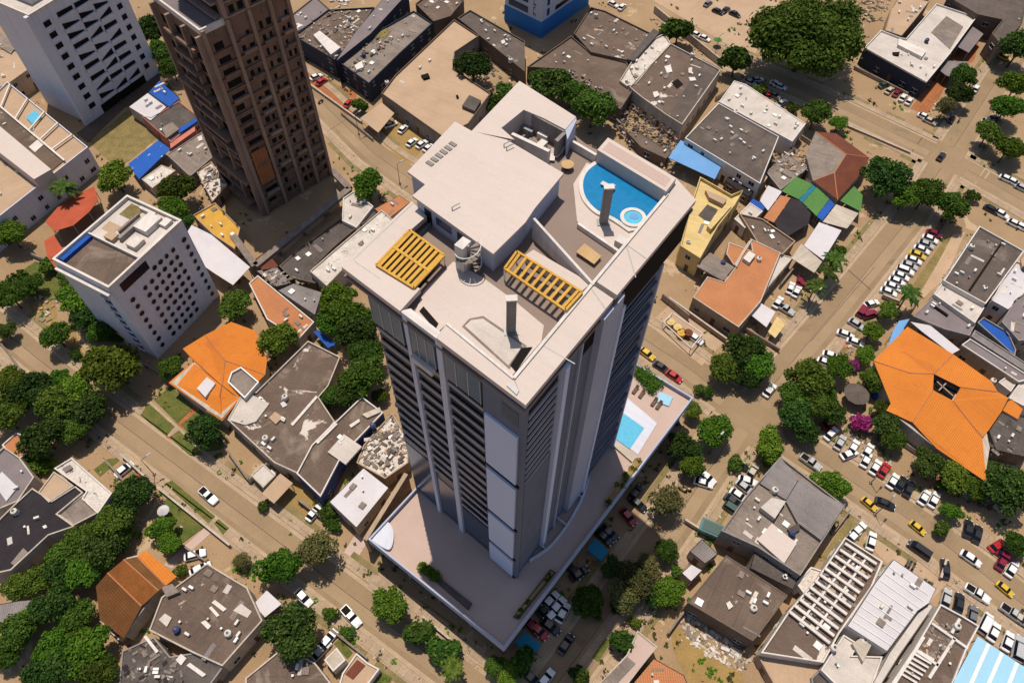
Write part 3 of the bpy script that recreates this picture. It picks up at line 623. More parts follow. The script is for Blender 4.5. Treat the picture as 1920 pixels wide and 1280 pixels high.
# unfinished brown tower
t,f,fl,pt=tower('unfinished_tower','unfinished brown concrete tower with dark open floors at the top left','tower',(500,402),(622,326),17,48)
lm('unfinished brown tower',480,230)
HB=48
m=MB(); m.prism(pt,0,HB,top=True); m.build('wall',m_browntw,t)
for fu0 in (0,.27,.52,.76,.965):
    m=MB(); f.box(m,f.L*fu0,f.L*fu0+.75,0,HB+1,0,.55); m.build('pilaster',m_ribtw,t)
rt=random.Random(4)
for i in range(15):
    z=2.5+i*2.95
    for a,b in ((.05,.27),(.325,.52),(.575,.76),(.815,.965)):
        w_=f.L*(b-a); n_=1 if a<.3 else 2
        for q_ in range(n_):
            if rt.random()<.12: continue
            u0=f.L*a+.75+q_*w_/n_*.9; u1=u0+(w_/n_-.7)*rt.uniform(.5,.95); zt_=z+rt.uniform(1.1,1.7)
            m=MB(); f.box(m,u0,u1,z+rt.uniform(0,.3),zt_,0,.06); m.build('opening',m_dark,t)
        if rt.random()<.5: m=MB(); f.box(m,f.L*a+.75,f.L*b-.2,z-.2,z+.45,.06,.5+.3*rt.random()); m.build('balcony_rail',m_ribtw if rt.random()<.5 else m_browntw,t)
    m=MB(); f.box(m,.8,f.L-.8,z-.55,z-.2,0,.45 if i%2 else .32); m.build('floor_slab',m_browntw,t)
    m=MB(); a_=rt.uniform(0,.35); b_=rt.uniform(.6,1); fl.box(m,fl.L*a_,fl.L*b_,z-.6,z+.3*rt.random(),0,rt.uniform(.7,2.4)); m.build('balcony',m_browntw,t)
    for k in range(3):
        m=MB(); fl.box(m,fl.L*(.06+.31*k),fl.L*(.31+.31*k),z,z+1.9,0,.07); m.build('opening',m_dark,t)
for k in (.0,.33,.66,.97):
    m=MB(); fl.box(m,fl.L*k,min(fl.L,fl.L*k+.6),0,HB,0,1.2); m.build('pilaster',m_ribtw,t)
m=MB(); f.box(m,f.L*.06,f.L*.25,9.2,18.5,.06,.5); m.build('brick_panel',m_tcpave,t)
hs_=[f.at(f.L*.27,-.01,0),f.at(f.L,-.01,0),f.at(f.L,-15.5,0),f.at(f.L*.27,-15.5,0)]
m=MB(); m.prism(hs_,HB-.2,66); m.build('upper_wall',m_browntw,t)
for fu0 in (.27,.52,.76,.965):
    m=MB(); f.box(m,f.L*fu0,f.L*fu0+.75,HB+1.2,66,-.01,.55); m.build('pilaster',m_ribtw,t)
fh=Face(hs_[3],hs_[0])
for i in range(6):
    z=HB+1.6+i*2.95
    for a,b in ((.325,.52),(.575,.76),(.815,.965)):
        for q_ in range(2):
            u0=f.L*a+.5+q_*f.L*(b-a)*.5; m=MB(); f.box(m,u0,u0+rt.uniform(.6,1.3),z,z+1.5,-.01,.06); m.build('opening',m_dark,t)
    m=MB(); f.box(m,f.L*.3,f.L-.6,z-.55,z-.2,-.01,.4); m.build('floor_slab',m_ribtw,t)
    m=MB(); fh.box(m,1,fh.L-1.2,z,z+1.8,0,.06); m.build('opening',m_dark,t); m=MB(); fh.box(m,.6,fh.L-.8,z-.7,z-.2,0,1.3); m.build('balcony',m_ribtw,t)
tp_=[f.at(0,0,0),f.at(f.L*.27,0,0),f.at(f.L*.27,-17,0),f.at(0,-17,0)]; m=MB(); m.ring(tp_,inset(tp_,.4),HB,HB+1.2); m.build('parapet',m_plastw,t); m=MB(); m.prism(inset(tp_,.42),HB,HB+.15); m.build('roof',m_mauve,t)
# low frame round its foot
fr=thing('beam_frame',P(560,440),'long weathered concrete beams round the foot of the brown tower','concrete frame')
for a,b,z in (((478,497),(655,352),3.5),((655,352),(622,318),3.5),((478,497),(436,440),3.5)):
    m=MB(); m.beam(P(*a,z)-Vector((0,0,.9)),P(*b,z)-Vector((0,0,.9)),1.6,.9); m.build('beam',m_conc,fr)
for x,y in ((480,496),(520,463),(565,426),(610,388),(652,354)):
    q=P(x,y,2.6); m=MB(); m.box((q.x,q.y,0),.7,.7,2.6,AT); m.build('column',m_plastg,fr)
# small white block with oval windows
t,f,fl,pt=tower('apartment_block','small white apartment block with oval windows and cluttered roof, behind the orange tiled house','apartment block',(296,673),(412,553),14.5,24)
lm('oval windowed white block',270,530)
HS=24
m=MB(); m.prism(pt,0,HS-.8,top=False); m.build('wall',m_slabw,t); m=MB(); m.prism(inset(pt,.3),HS-1.6,HS-1.2); m.build('roof',m_memb,t); m=MB(); m.ring(pt,inset(pt,.45),HS-.8,HS+.1); m.build('parapet',m_plastw,t)
def oval(face,u,z,w,h,root):
    m=MB(); pts=[face.at(u+math.cos(2*math.pi*i/12)*w/2,0.03,z+math.sin(2*math.pi*i/12)*h/2) for i in range(12)]; m.face(pts,m_glass)
    po=[face.at(u+math.cos(2*math.pi*i/12)*(w/2+.1),0.07,z+math.sin(2*math.pi*i/12)*(h/2+.1)) for i in range(12)]
    pi=[p+face.n*.04 for p in pts]
    for i in range(12): j=(i+1)%12; m.face([po[i],po[j],pi[j],pi[i]],m_frame)
    m.build('window',None,root)
for r in range(9):
    z=2.2+r*2.2
    for k in (.13,.30,.40,.49,.58,.67,.76,.92): 
        if not(k<.45 and r>7) and not(k==.76 and r<2): oval(f,f.L*k+random.uniform(-.12,.12),z,random.uniform(.95,1.25),1.2,t)
    m=MB(); fl.box(m,fl.L*.68,fl.L*.80,z-.65,z+.65,0,.05); m.build('window',m_glass,t)
    m=MB(); fl.box(m,fl.L*.66,fl.L*.82,z-.95,z-.8,0,.35); m.build('balcony',m_slabw,t)
m=MB(); f.box(m,f.L*.1,f.L*.45,HS-3.4,HS-1.2,0,.06); m.build('loggia',m_glass,t)
m=MB(); fl.box(m,.5,fl.L-.2,HS-2.2,HS-1.6,.02,.9); m.build('canopy_beam',m_plastw,t)
ce=sum(pt,Vector())/4; X=f.d;Y=-f.n
A0=math.atan2(X.y,X.x); LX=f.L
def rbx(a,b,sx,sy,h,mt,nm,z=HS-1.2): q=ce+X*a+Y*b; m=MB(); m.box((q.x,q.y,z),sx,sy,h,A0); return m.build(nm,mt,t)
rbx(LX*.2,0,LX*.54,13.2,.5,m_wroof,'roof_terrace'); rbx(LX*.2,-6.4,LX*.54,.3,1.0,m_plastw,'terrace_wall'); rbx(LX*.2-LX*.27,0,.3,13.2,.9,m_plastw,'terrace_wall')
rbx(LX*.1,4.2,2.2,3.0,.08,m_tan,'sunken_pad',HS-.7); rbx(LX*.36,3.6,3.4,3.6,.08,m_dry,'sunken_pad',HS-.7); rbx(-LX*.27,6.3,LX*.36,1.3,.75,m_blue,'blue_edge')
for a,b,sx,sy,h,mt in ((.3,-2.2,4.4,3.2,1.3,m_plastw),(.05,-3.4,2.6,2.4,1.0,m_wrub),(.16,-.2,6.0,.7,1.1,m_plastg),(.4,-4.8,2.0,1.6,.8,m_plastw),(.0,1.8,1.8,2.2,.9,m_tan),(.22,1.6,5.4,.5,.7,m_conc),(.43,.4,.6,4.0,.9,m_plastw)):
    rbx(LX*a,b,sx,sy,h,mt,'roof_house',HS-.7)
# blue-based tower cut by the top of the picture
t,f,fl,pt=tower('office_tower','white tower with a bright blue base and dark lettering at the top centre','tower',(1014,72),(1102,8),14,34)
lm('blue based tower',1010,40)
m=MB(); m.prism(pt,4.5,34); m.build('wall',m_slabw,t); m=MB(); m.prism(inset(pt,-.15),0,5.2); m.build('base',m_ltblue,t)
for i in range(8):
    z=6+i*3.2; m=MB(); f.box(m,2.4,3.6,z,z+2.2,0,.08); m.build('window',m_bglass,t); m=MB(); f.box(m,6.5,f.L-.5,z,z+1.3,0,.1); m.build('strip_window',m_glass,t); m=MB(); fl.box(m,1.5,fl.L-5.2,z,z+2,0,.1); m.build('strip_window',m_bglass,t)
for k in range(5):                        # stacked upright black letters, unreadable at this size
    z=6.2+k*1.5; u=fl.L-3.2; m=MB(); fl.box(m,u,u+.22,z,z+1.1,0,.06); fl.box(m,u+.22,u+.85,z+(.9 if k%2 else .45),z+(1.1 if k%2 else .65),0,.06)
    if k%2==0: fl.box(m,u+.65,u+.87,z,z+.45,0,.06)
    m.build('letter',m_blackm,t)
# ------------------------------------------------------------------ houses and sheds
NB=[0]
def bld(name,label,cat,tile,pts,h,roof,wall,lmk=None,par=.45,win=True,door=True,lip=None,base=0,patches=(),skylight=0,rise=None,slope=0,post=False,cap=None,thin=False):
    px=T(tile,*pts) if tile else list(pts); NB[0]+=1; rd=random.Random(NB[0]*13)
    p=poly(px,h); o=sum(p,Vector())/len(p); o.z=0
    t=thing(name,o,label,cat); cx=sum(q[0] for q in px)/len(px); cy=sum(q[1] for q in px)/len(px)
    if lmk: lm(lmk,cx,cy)
    n=len(p); k=max(range(n),key=lambda i:(p[(i+1)%n]-p[i]).length); e=p[(k+1)%n]-p[k]; ang=math.atan2(e.y,e.x)
    if post:                                  # open canopy: thin sheet on posts
        m=MB(ang); zz=[h+slope*((q-o).dot(e.normalized().orthogonal().normalized() if False else Vector((-e.y,e.x,0)).normalized())) for q in p]
        b=[Vector((q.x,q.y,z)) for q,z in zip(p,zz)]; m.face(b,roof); m.face([q-Vector((0,0,.12)) for q in b[::-1]],roof)
        for i in range(n): j=(i+1)%n; m.face([b[i]-Vector((0,0,.12)),b[j]-Vector((0,0,.12)),b[j],b[i]],roof)
        m.build('canopy',None,t); ip=inset(p,.3)
        for i in range(n):
            if (p[i]-p[i-1]).length>1.2: m=MB(); m.tube((ip[i].x,ip[i].y,0),(ip[i].x,ip[i].y,zz[i]-.1),.08,.08,6); m.build('post',m_steel,t)
        return t
    wt=h-(par if par else .0)
    m=MB(); m.prism(p,0,wt,top=False); m.build('wall',wall,t)
    if rise is None:
        m=MB(ang); m.prism(inset(p,.12),wt-.3,wt-.02 if par else h,side=not par); m.build('roof',roof,t)
        if par: m=MB(); m.ring(p,inset(p,.24 if not thin else .15),wt,h); m.build('parapet',cap or wall,t)
    else: gable(t,p,h,rise,roof,ang)
    if win:
        for i in range(n):
            a=p[i];b=p[(i+1)%n]; L=(b-a).length
            f=Face(a,b); mid=(a+b)/2
            if L<3.2 or f.n.dot(Vector((-mid.x,-mid.y,0)))<0: continue
            big=(i==k)
            for st in range(max(1,int(h//3))):
                nw=max(1,int(L/3.6))
                for j in range(nw):
                    u=L*(j+.5)/nw+rd.uniform(-.3,.3); 
                    if door and st==0 and j==nw//2:
                        m=MB(); f.box(m,u-.5,u+.5,0,2.1,0,.06); d0=m.build('door',m_door,t); m=MB(); f.box(m,u+.3,u+.4,.95,1.1,.06,.12); m.build('handle',m_steel,d0); continue
                    if rd.random()<.2: continue
                    z=st*3+1.0; ww=rd.choice((.9,1.2,1.5)); m=MB()
                    f.box(m,u-ww/2-.08,u+ww/2+.08,z-.1,z,0,.14,m_frame); f.box(m,u-.03,u+.03,z,z+1.1,.04,.07,m_frame); f.box(m,u-ww/2-.08,u+ww/2+.08,z+1.1,z+1.2,0,.1,m_frame); w0=m.build('window',None,t); m=MB(); f.box(m,u-ww/2,u+ww/2,z,z+1.1,0,.04); m.build('pane',m_glass,w0)
    if rise is None and h>2.5 and area(p)>25:
        q_=inset(p,1.0); tot=area(p); nf=min(20,int(tot/14)+1); xs=[v.x for v in q_]; ys=[v.y for v in q_]
        ok=lambda v: all((q_[(i+1)%n]-q_[i]).cross(Vector((v[0],v[1],h))-q_[i]).z>0 for i in range(n))
        for _ in range(nf*4):
            v=(rd.uniform(min(xs),max(xs)),rd.uniform(min(ys),max(ys)))
            if nf<=0 or not ok(v): continue
            nf-=1; zz=(wt-.02 if par else h); r=rd.random(); m=MB()
            if r<.35: m.box((v[0],v[1],zz),.9,.4,.65,ang+R(90)*rd.randint(0,1)); m.build('air_conditioner',rd.choice((m_tankw,m_wmetal)),t)
            elif r<.6: m.tube((v[0],v[1],zz),(v[0],v[1],zz+.5),.12,.12,8); m.box((v[0],v[1],zz+.5),.34,.34,.1,ang); m.build('vent_pipe',rd.choice((m_steel,m_wmetal)),t)
            elif r<.85:
                L=rd.uniform(1.0,3.2); a_=ang+R(90)*rd.randint(0,1); m.box((v[0],v[1],zz),L,rd.uniform(.3,1.0),rd.uniform(.03,.1),a_+R(rd.uniform(-6,6))); m.build('roof_sheet',rd.choice((m_wroof,m_conc,m_gray,m_wrub)),t)
            else: m.box((v[0],v[1],zz),rd.uniform(.7,1.3),rd.uniform(.7,1.3),.25,ang); m.build('roof_hatch',rd.choice((m_wmetal,m_conc)),t)
    for s in patches:                         # small raised features on the roof: (tile points, height, material, name)
        q=poly(T(tile,*s[0]) if tile else s[0],wt+s[1]); m=MB(ang); m.prism(q,wt-.05,wt+s[1]); m.build(s[3],s[2],t)
    return t
def gable(t,p,h,rise,roof,ang,over=.5):
    # ridge along the longest side of a four-cornered outline
    k=max(range(4),key=lambda i:(p[(i+1)%4]-p[i]).length); q=[Vector(p[(k+i)%4]) for i in range(4)]
    q=[Vector((v.x,v.y,0)) for v in inset(q,-over)]; z=Vector((0,0,h)); hip=.18
    r0=(q[0]+q[3])/2; r1=(q[1]+q[2])/2; d=(r1-r0); r0+=d*hip; r1-=d*hip; rz=Vector((0,0,h+rise))
    for nm,fc in (('roof_slope',[q[0]+z,q[1]+z,r1+rz,r0+rz]),('roof_slope',[q[2]+z,q[3]+z,r0+rz,r1+rz]),('roof_hip',[q[1]+z,q[2]+z,r1+rz]),('roof_hip',[q[3]+z,q[0]+z,r0+rz])):
        m=MB(ang if nm=='roof_slope' else ang+R(90)); m.face(fc); m.face([v-Vector((0,0,.14)) for v in fc[::-1]]); m.build(nm,roof,t)
    m=MB(); m.tube(r0+rz,r1+rz,.14,.14,6)
    for a,b in ((r0,q[0]),(r0,q[3]),(r1,q[1]),(r1,q[2])): m.tube(a+rz,b+z,.1,.1,6)
    m.build('ridge',roof,t)
    m=MB(); m.prism(q,h-.16,h-.02,bot=True); m.build('eave',m_plast,t)
H_='house';SH='shed';BL='building'
# --- upper left
bld('terrace_building','low pale building with a framed roof terrace at the left edge','building','A',[(40,455),(490,820),(80,1140),(-250,1400),(-420,900)],7.5,m_tan,m_slabw,'framed terrace building',patches=(
 ([(0,590),(350,900),(290,950),(-60,660)],.25,m_memb,'roof_strip'),([(0,705),(285,945),(190,1000),(-120,760)],3.2,m_cream,'upper_block'),([(145,655),(195,612),(228,650),(178,692)],.5,m_water2,'jacuzzi'),
 ([(160,820),(215,775),(250,800),(195,850)],.4,m_plastw,'roof_hatch')))
tb_=bpy.data.objects['terrace_building']
def tq(x,y): q=P(*T('A',(x,y))[0],7.9); return q
m=MB(); m.beam(tq(-5,588)-Vector((0,0,.3)),tq(358,893)-Vector((0,0,.3)),.45,.3); m.build('roof_beam',m_plastw,tb_)
for f_ in (.02,.24,.45,.62,.80):
    m=MB(); m.beam(tq(45+445*f_,460+360*f_)-Vector((0,0,.3)),tq(-5+363*f_,588+305*f_)-Vector((0,0,.3)),.4,.27); m.build('roof_beam',m_plastw,tb_)
bld('annex','tan walled annex with timber deck beside the pale slab block','building','A',[(-100,180),(130,300),(180,370),(40,470),(-200,560)],6,m_tan,m_plastt,'tan deck annex',patches=(([(0,180),(90,260),(60,300),(-40,240)],.4,m_conc,'roof_slab'),))
bld('shed','white roofed shed joined to a blue one beside the dry grass lot',SH,'A',[(718,597),(825,518),(930,597),(840,675)],3.6,m_seam,m_plast,'white roofed shed',par=0)
bld('shed','bright blue roofed shed behind the dry grass lot near the brown tower',SH,'A',[(828,516),(890,448),(1002,548),(946,600)],3.8,m_blue,m_plast,'blue roofed shed',par=0)
bld('shed','dark grey patched roof shed with pink flank beside the dry grass lot',SH,'A',[(845,655),(1000,565),(1115,655),(955,795),(790,650)],3.6,m_dkconc,m_pinkr,None,par=.2,patches=(([(900,715),(960,680),(1000,720),(930,770)],.8,m_conc,'roof_slab'),([(990,720),(1110,650),(1118,665),(1000,745)],.5,m_blue,'roof_edge')))
bld('canopy','long blue canopy flecked with white on the edge of the dry grass lot','canopy','A',[(715,915),(882,783),(950,830),(775,1000)],3.2,m_bluew,m_plast,'flecked blue canopy',post=True)
bld('wall_shed','narrow pink roof strip between grey shanty roofs by the brown tower',SH,'A',[(950,832),(945,800),(1088,703),(1092,730)],3.4,m_pinkr,m_pinkr,None,par=0,win=False,door=False)
bld('shanty','grey shanty roof at the foot of the brown tower','shanty','A',[(930,862),(1135,730),(1205,860),(1060,985)],3.5,m_conc,m_plastg,'grey shanty',par=.15,patches=(([(1100,765),(1125,755),(1130,780),(1110,788)],.25,m_plastw,'roof_vent'),))
bld('shanty','beige ruined roof beside the unfinished brown tower','shanty','A',[(1095,955),(1180,900),(1270,1030),(1185,1125)],3.2,m_wrub,m_plastt,None,par=.3)
bld('shanty','pale shed with a curved torn cover between blue canopy and trees','shanty','A',[(790,1000),(900,920),(980,950),(850,1050)],2.8,m_wrub,m_plast,None,par=.1,door=False)
bld('canopy','large rounded red canvas canopy left of the small white block','canopy','A',[(250,1232),(330,1140),(420,1085),(525,1040),(550,1120),(500,1185),(410,1260),(300,1290)],4.2,m_red,m_red,'red canvas canopy',post=True,slope=.05)
bld('canopy','lower red canvas canopy below the rounded one, left of the small white block','canopy','E',[(245,95),(300,60),(375,180),(388,285),(340,290),(265,185)],3.2,m_red,m_red,None,post=True)
bld('shed','yellow slatted roof shed at the foot of the brown tower',SH,'A',[(1075,1200),(1200,1130),(1340,1270),(1310,1390),(1190,1310)],3.4,m_gold,m_plastt,'yellow slatted shed',par=.3)
bld('canopy','white curved canopy behind the small white apartment block','canopy','E',[(1035,60),(1070,5),(1180,60),(1395,240),(1300,340),(1190,270),(1090,200)],5,m_seam,m_plastw,'white curved canopy',post=True)
bld('house','terracotta brown roofed house right of the white curved canopy',H_,'F',[(-40,330),(10,285),(325,545),(235,645),(60,530)],4,m_terra,m_plast,'terracotta brown house',par=.2,cap=m_plastw)
bld('shanty','dark slum roof left of the white rubble roof','shanty','F',[(130,235),(270,110),(430,250),(330,330),(200,300)],3.2,m_dkconc,m_plastbr,None,par=.2)
bld('shanty','dark corrugated slum roof under the long concrete beam','shanty','F',[(0,260),(120,240),(200,330),(110,350)],2.8,m_gray,m_plastbr,None,par=0)
bld('shanty','pale grey lean-to roof behind the terracotta brown house','shanty','F',[(120,370),(210,330),(370,380),(330,510)],3.4,m_gray,m_plastg,None,par=0)
bld('row_house','dark roofed row house between concrete beams and the apartment tower',H_,'F',[(290,100),(470,-30),(600,-140),(690,-60),(560,20),(430,130),(330,230)],3.6,m_dkconc,m_plastbr,None,par=.4)
bld('row_house','flaking white flat roof beside the tall tower',H_,'F',[(300,262),(440,140),(570,30),(700,-80),(770,-20),(600,140),(480,255),(395,345)],5.2,m_wrub,m_plast,'flaking white roof',par=.3)
bld('house','lilac white flat roofed house by the small round street tree',H_,'B',[(485,1105),(545,1065),(655,1150),(560,1270),(480,1230)],4.2,m_wroof,m_plastw,None,par=.3)
bld('shed','small orange tiled roof corner beside the tall tower',SH,'B',[(660,1165),(800,1090),(860,1130),(730,1230)],4.0,m_terra,m_plast,None,par=0)
# --- top middle
bld('workshop','grey rubble roofed workshop behind the brown tower',BL,'B',[(210,200),(400,55),(660,40),(570,190),(440,335)],6,m_membw,m_plastn,'rubble roofed workshop',patches=(([(320,195),(355,172),(472,265),(418,305)],1.2,m_plastw,'roof_house'),))
bld('workshop','workshop under a long lavender grey sloping roof slab at the top',BL,'B',[(448,340),(545,190),(720,-20),(850,-40),(640,190)],7.5,m_mauve,m_plastn,None,par=0)
bld('workshop','dark brown flat roofed workshop with a mossy patch',BL,'B',[(470,352),(650,190),(880,60),(985,130),(800,300),(630,465)],6,m_conc,m_plastn,'mossy roofed workshop',patches=(([(640,200),(700,140),(755,175),(700,235)],.1,m_dry,'moss_patch'),([(550,365),(590,340),(600,375),(560,390)],.8,m_tankw,'roof_vent')))
bld('warehouse','mauve dark roof at the top edge behind the brown tower',BL,'B',[(150,120),(330,-20),(420,60),(210,190)],5,m_mauve,m_plastbr,None,par=.3)
bld('warehouse','brown roof left of the blue based tower',BL,'B',[(890,20),(1020,-80),(1160,0),(1085,90),(990,120)],5.5,m_memb,m_plastbr,None)
bld('courtyard_house','tan flat roofed courtyard house behind the tower',H_,'B',[(698,520),(775,420),(1105,108),(1245,200),(1110,290),(1100,380),(1310,520),(1185,690),(1040,762)],5,m_tan,m_plastg,'tan courtyard house',cap=m_plastbr,patches=(([(920,420),(960,408),(970,430),(935,440)],.6,m_dark,'roof_vent'),([(1150,590),(1190,530),(1255,560),(1220,620)],1.0,m_dkconc,'roof_cistern'),([(1115,532),(1125,528),(1132,542),(1120,545)],.5,m_dark,'roof_vent')))
bld('wing','long dark brown roofed wing behind the courtyard tree',BL,'B',[(1125,100),(1195,55),(1500,230),(1500,400)],5,m_dkmemb,m_plastbr,'dark brown wing',patches=(([(1365,230),(1385,220),(1392,238),(1374,246)],.5,m_plastw,'roof_vent'),))
bld('canopy','tan awning over the cars in front of the courtyard house','canopy','B',[(580,660),(700,572),(772,632),(682,740)],3.2,m_tan,m_plastt,'tan awning',post=True)
bld('warehouse','brown roofed warehouse with flaking white edge at the top centre',BL,'C',[(345,185),(440,40),(520,60),(775,185),(640,335),(440,290)],5.5,m_membw,m_plastbr,'flaking brown warehouse')
bld('warehouse','dark brown L shaped roof behind the big leafy trees',BL,'C',[(85,372),(330,200),(440,292),(640,345),(700,465),(605,610),(400,480),(270,385)],5,m_memb,m_plastbr,'dark brown warehouse')
bld('warehouse','narrow flaking white roof strip between two brown warehouses',BL,'C',[(600,450),(725,250),(850,185),(885,240),(690,470),(640,480)],5.4,m_wrub,m_plast,'flaking white strip roof',patches=(([(640,330),(790,160),(825,180),(680,340)],.9,m_dkconc,'roof_ridge'),))
bld('warehouse','square brown roofed warehouse with scattered white debris',BL,'C',[(655,485),(885,242),(1165,390),(950,695),(860,640),(720,540)],5.6,m_membw,m_plast,'square debris roof warehouse',cap=m_plast,patches=(([(890,460),(925,440),(955,470),(920,495)],.15,m_dark,'roof_opening'),([(985,380),(1005,375),(1005,410),(985,405)],.5,m_plastw,'roof_vent'),([(985,432),(1020,430),(1028,448),(995,452)],.4,m_plastw,'roof_vent'),([(785,515),(810,508),(825,530),(795,545)],.5,m_plastw,'roof_vent'),([(850,370),(885,362),(895,400),(865,408)],.3,m_plastw,'roof_slab'),([(1060,330),(1165,385),(955,690),(880,640)],.06,m_dkmemb,'roof_strip')))
bld('hall','big dark grey roofed hall with a white trim, right of the rooftop pool',BL,'C',[(965,770),(1152,575),(1490,762),(1385,1025)],6,m_dkmemb,m_plastw,'dark grey hall',par=.3,cap=m_plastw)
bld('hall_annex','pale roof apron behind the dark grey hall',BL,'C',[(1155,568),(1240,450),(1305,470),(1640,690),(1565,790)],5.2,m_wroof,m_plastw,None,par=.15)
bld('canopy','sky blue canopy at the left end of the dark grey hall','canopy','C',[(872,880),(942,782),(1172,920),(1132,1000)],4.2,m_lblue,m_plast,'sky blue canopy',post=True)
bld('shed','brown timber shed beneath the sky blue canopy',SH,'C',[(640,735),(720,745),(890,850),(860,885),(720,820)],3.0,m_plastbr,m_plastbr,None,par=.1,door=False)
bld('yellow_house','yellow walled stepped house behind the tower corner',H_,'C',[(1050,985),(1225,1085),(1290,1060),(1245,1140),(1150,1260),(1050,1440),(940,1370),(980,1200)],6.5,m_yellow,m_yellow,'yellow walled house',par=.8,patches=(([(1040,1200),(1090,1140),(1150,1170),(1100,1245)],.1,m_dkconc,'roof_opening'),([(1080,1060),(1130,1080),(1200,1110),(1180,1140),(1100,1100)],1.2,m_tan,'roof_house'),([(1090,1260),(1200,1130),(1225,1150),(1110,1280)],1.3,m_yellow,'roof_wall')))
# --- top right
bld('shop_house','white roofed commercial building with a dark blue front and white stripe',BL,'D',[(598,265),(690,168),(800,210),(830,215),(1000,20),(1225,95),(1075,300),(945,458)],5.5,m_wroof,m_plastn,'white roofed shop building',cap=m_plastw,patches=(([(970,180),(1055,90),(1150,150),(1075,275)],.1,m_conc,'roof_slab'),([(790,215),(945,280),(920,318),(785,250)],.9,m_plastw,'roof_house'),([(755,292),(795,290),(790,310),(760,305)],.4,m_dark,'roof_vent')))
bld('house','tan flat roofed house at the top right behind the white commercial building',H_,'D',[(715,170),(750,40),(800,-40),(965,0),(880,110),(805,200)],5,m_tan,m_plastt,'tan corner house')
bld('canopy','grey awning over the brick pavement at the top right','canopy','D',[(1115,260),(1200,148),(1262,190),(1180,295)],3.6,m_mauve,m_plastg,None,post=True)
bld('canopy','grey round fronted awning by the brick pavement trees','canopy','D',[(1020,395),(1060,340),(1180,345),(1150,385),(1095,435),(1050,420)],3.2,m_gray,m_plastg,None,post=True)
bld('dark_building','dark purple grey building filling the top right corner',BL,'D',[(1065,-20),(1230,80),(1370,110),(1310,185),(1360,250),(1480,130),(1520,-60),(1200,-120)],7,m_dkmemb,m_plastbr,'dark corner building')
# hip roofed red-brown house with a grey side
def faces_house(name,label,lmk,tile,outline,h,faces,wall):
    px=T(tile,*outline); p=poly(px,h); o=sum(p,Vector())/len(p); o.z=0; t=thing(name,o,label,'house')
    lm(lmk,sum(q[0] for q in px)/len(px),sum(q[1] for q in px)/len(px))
    m=MB(); m.prism(inset(p,.4),0,h-.05,top=True); m.build('wall',wall,t)
    for fc,mat,dr in faces:
        v=[P(*T(tile,(x,y))[0],z) for x,y,z in fc]
        n=sum(((v[i]-v[0]).cross(v[(i+1)]-v[0]) for i in range(1,len(v)-1)),Vector())
        if n.z<0: v=v[::-1]
        e=v[1]-v[0]; m=MB(dr); m.face(v); m.face([q-Vector((0,0,.15)) for q in v[::-1]])
        for i in range(len(v)): j=(i+1)%len(v); d=Vector((0,0,.15)); m.face([v[i]-d,v[j]-d,v[j],v[i]])
        m.build('roof_slope',mat,t)
    cnt={}
    for fc,mat,dr in faces:
        for i in range(len(fc)): k=tuple(sorted((fc[i],fc[(i+1)%len(fc)]))); cnt[k]=cnt.get(k,0)+1
    for (a,b),c in cnt.items():
        if c>1 and max(a[2],b[2])>h+.15: m=MB(); m.tube(P(*T(tile,a[:2])[0],a[2]),P(*T(tile,b[:2])[0],b[2]),.13,.13,6); m.build('ridge_cap',m_terra if mat is not m_conc else m_conc,t)
    return t
A_=R(-40);B_=R(52)
t=faces_house('hip_roof_house','hip roofed house with red brown and grey roof slopes near the crossroads','red brown hip roof','D',[(330,735),(440,745),(625,880),(600,945),(448,1115),(300,1000),(275,860)],4.2,[
 ([(325,735,4.2),(440,745,4.2),(625,880,4.2),(495,862,6.2)],m_rust,A_),([(625,880,4.2),(600,945,4.2),(448,1115,4.2),(430,965,6.0),(495,862,6.2)],m_rust,B_),
 ([(325,735,4.2),(495,862,6.2),(430,965,6.0),(310,1010,4.2),(270,860,4.2)],m_conc,B_),([(310,1010,4.2),(430,965,6.0),(448,1115,4.2)],m_rust,A_)],m_plast)
bld('canopy','green market roof, left one of two below the hip roofed house','canopy','D',[(135,1066),(215,985),(310,1030),(232,1112)],3.4,m_green,m_plast,'left green market roof',post=True)
bld('canopy','teal strip roof between the two green market roofs','canopy','D',[(233,1113),(311,1032),(330,1042),(252,1130)],3.3,m_teal,m_plast,None,post=True)
bld('canopy','green market roof, right one of two below the hip roofed house','canopy','D',[(254,1131),(331,1043),(402,1110),(330,1205)],3.4,m_green,m_plast,'right green market roof',post=True)
bld('canopy','blue strip roof beside the right green market roof','canopy','D',[(331,1206),(404,1112),(432,1140),(362,1232)],3.3,m_blue,m_plast,None,post=True)
bld('canopy','sagging black market tarpaulin between green and orange roofs','canopy','D',[(95,1242),(190,1104),(240,1120),(300,1190),(285,1250),(150,1330)],3.3,m_black,m_plast,'black market tarpaulin',post=True)
bld('canopy','orange brown strip awning left of the black tarpaulin','canopy','D',[(35,1215),(130,1090),(186,1104),(92,1242)],3.2,m_terra,m_plast,None,post=True)
bld('canopy','cream market roof right of the black tarpaulin','canopy','D',[(364,1238),(440,1140),(565,1190),(500,1275)],3.4,m_plast,m_plast,'cream market roof',post=True)
bld('canopy','faded green market roof with a grey patch at the far right','canopy','D',[(462,1120),(540,1038),(588,1090),(578,1180)],3.3,m_green,m_plast,None,post=True)
bld('canopy','white sheet roof beside the left green market roof','canopy','D',[(15,1120),(60,1035),(138,1068),(60,1175)],3.2,m_seam,m_plast,None,post=True)
bld('canopy','large white square market roof','canopy','H',[(260,120),(345,-10),(470,35),(368,200)],3.8,m_seam,m_plast,'white square market roof',post=True)
bld('canopy','beige market roof next to the white square one','canopy','H',[(190,190),(245,110),(362,210),(318,272)],3.6,m_plast,m_plast,None,post=True)
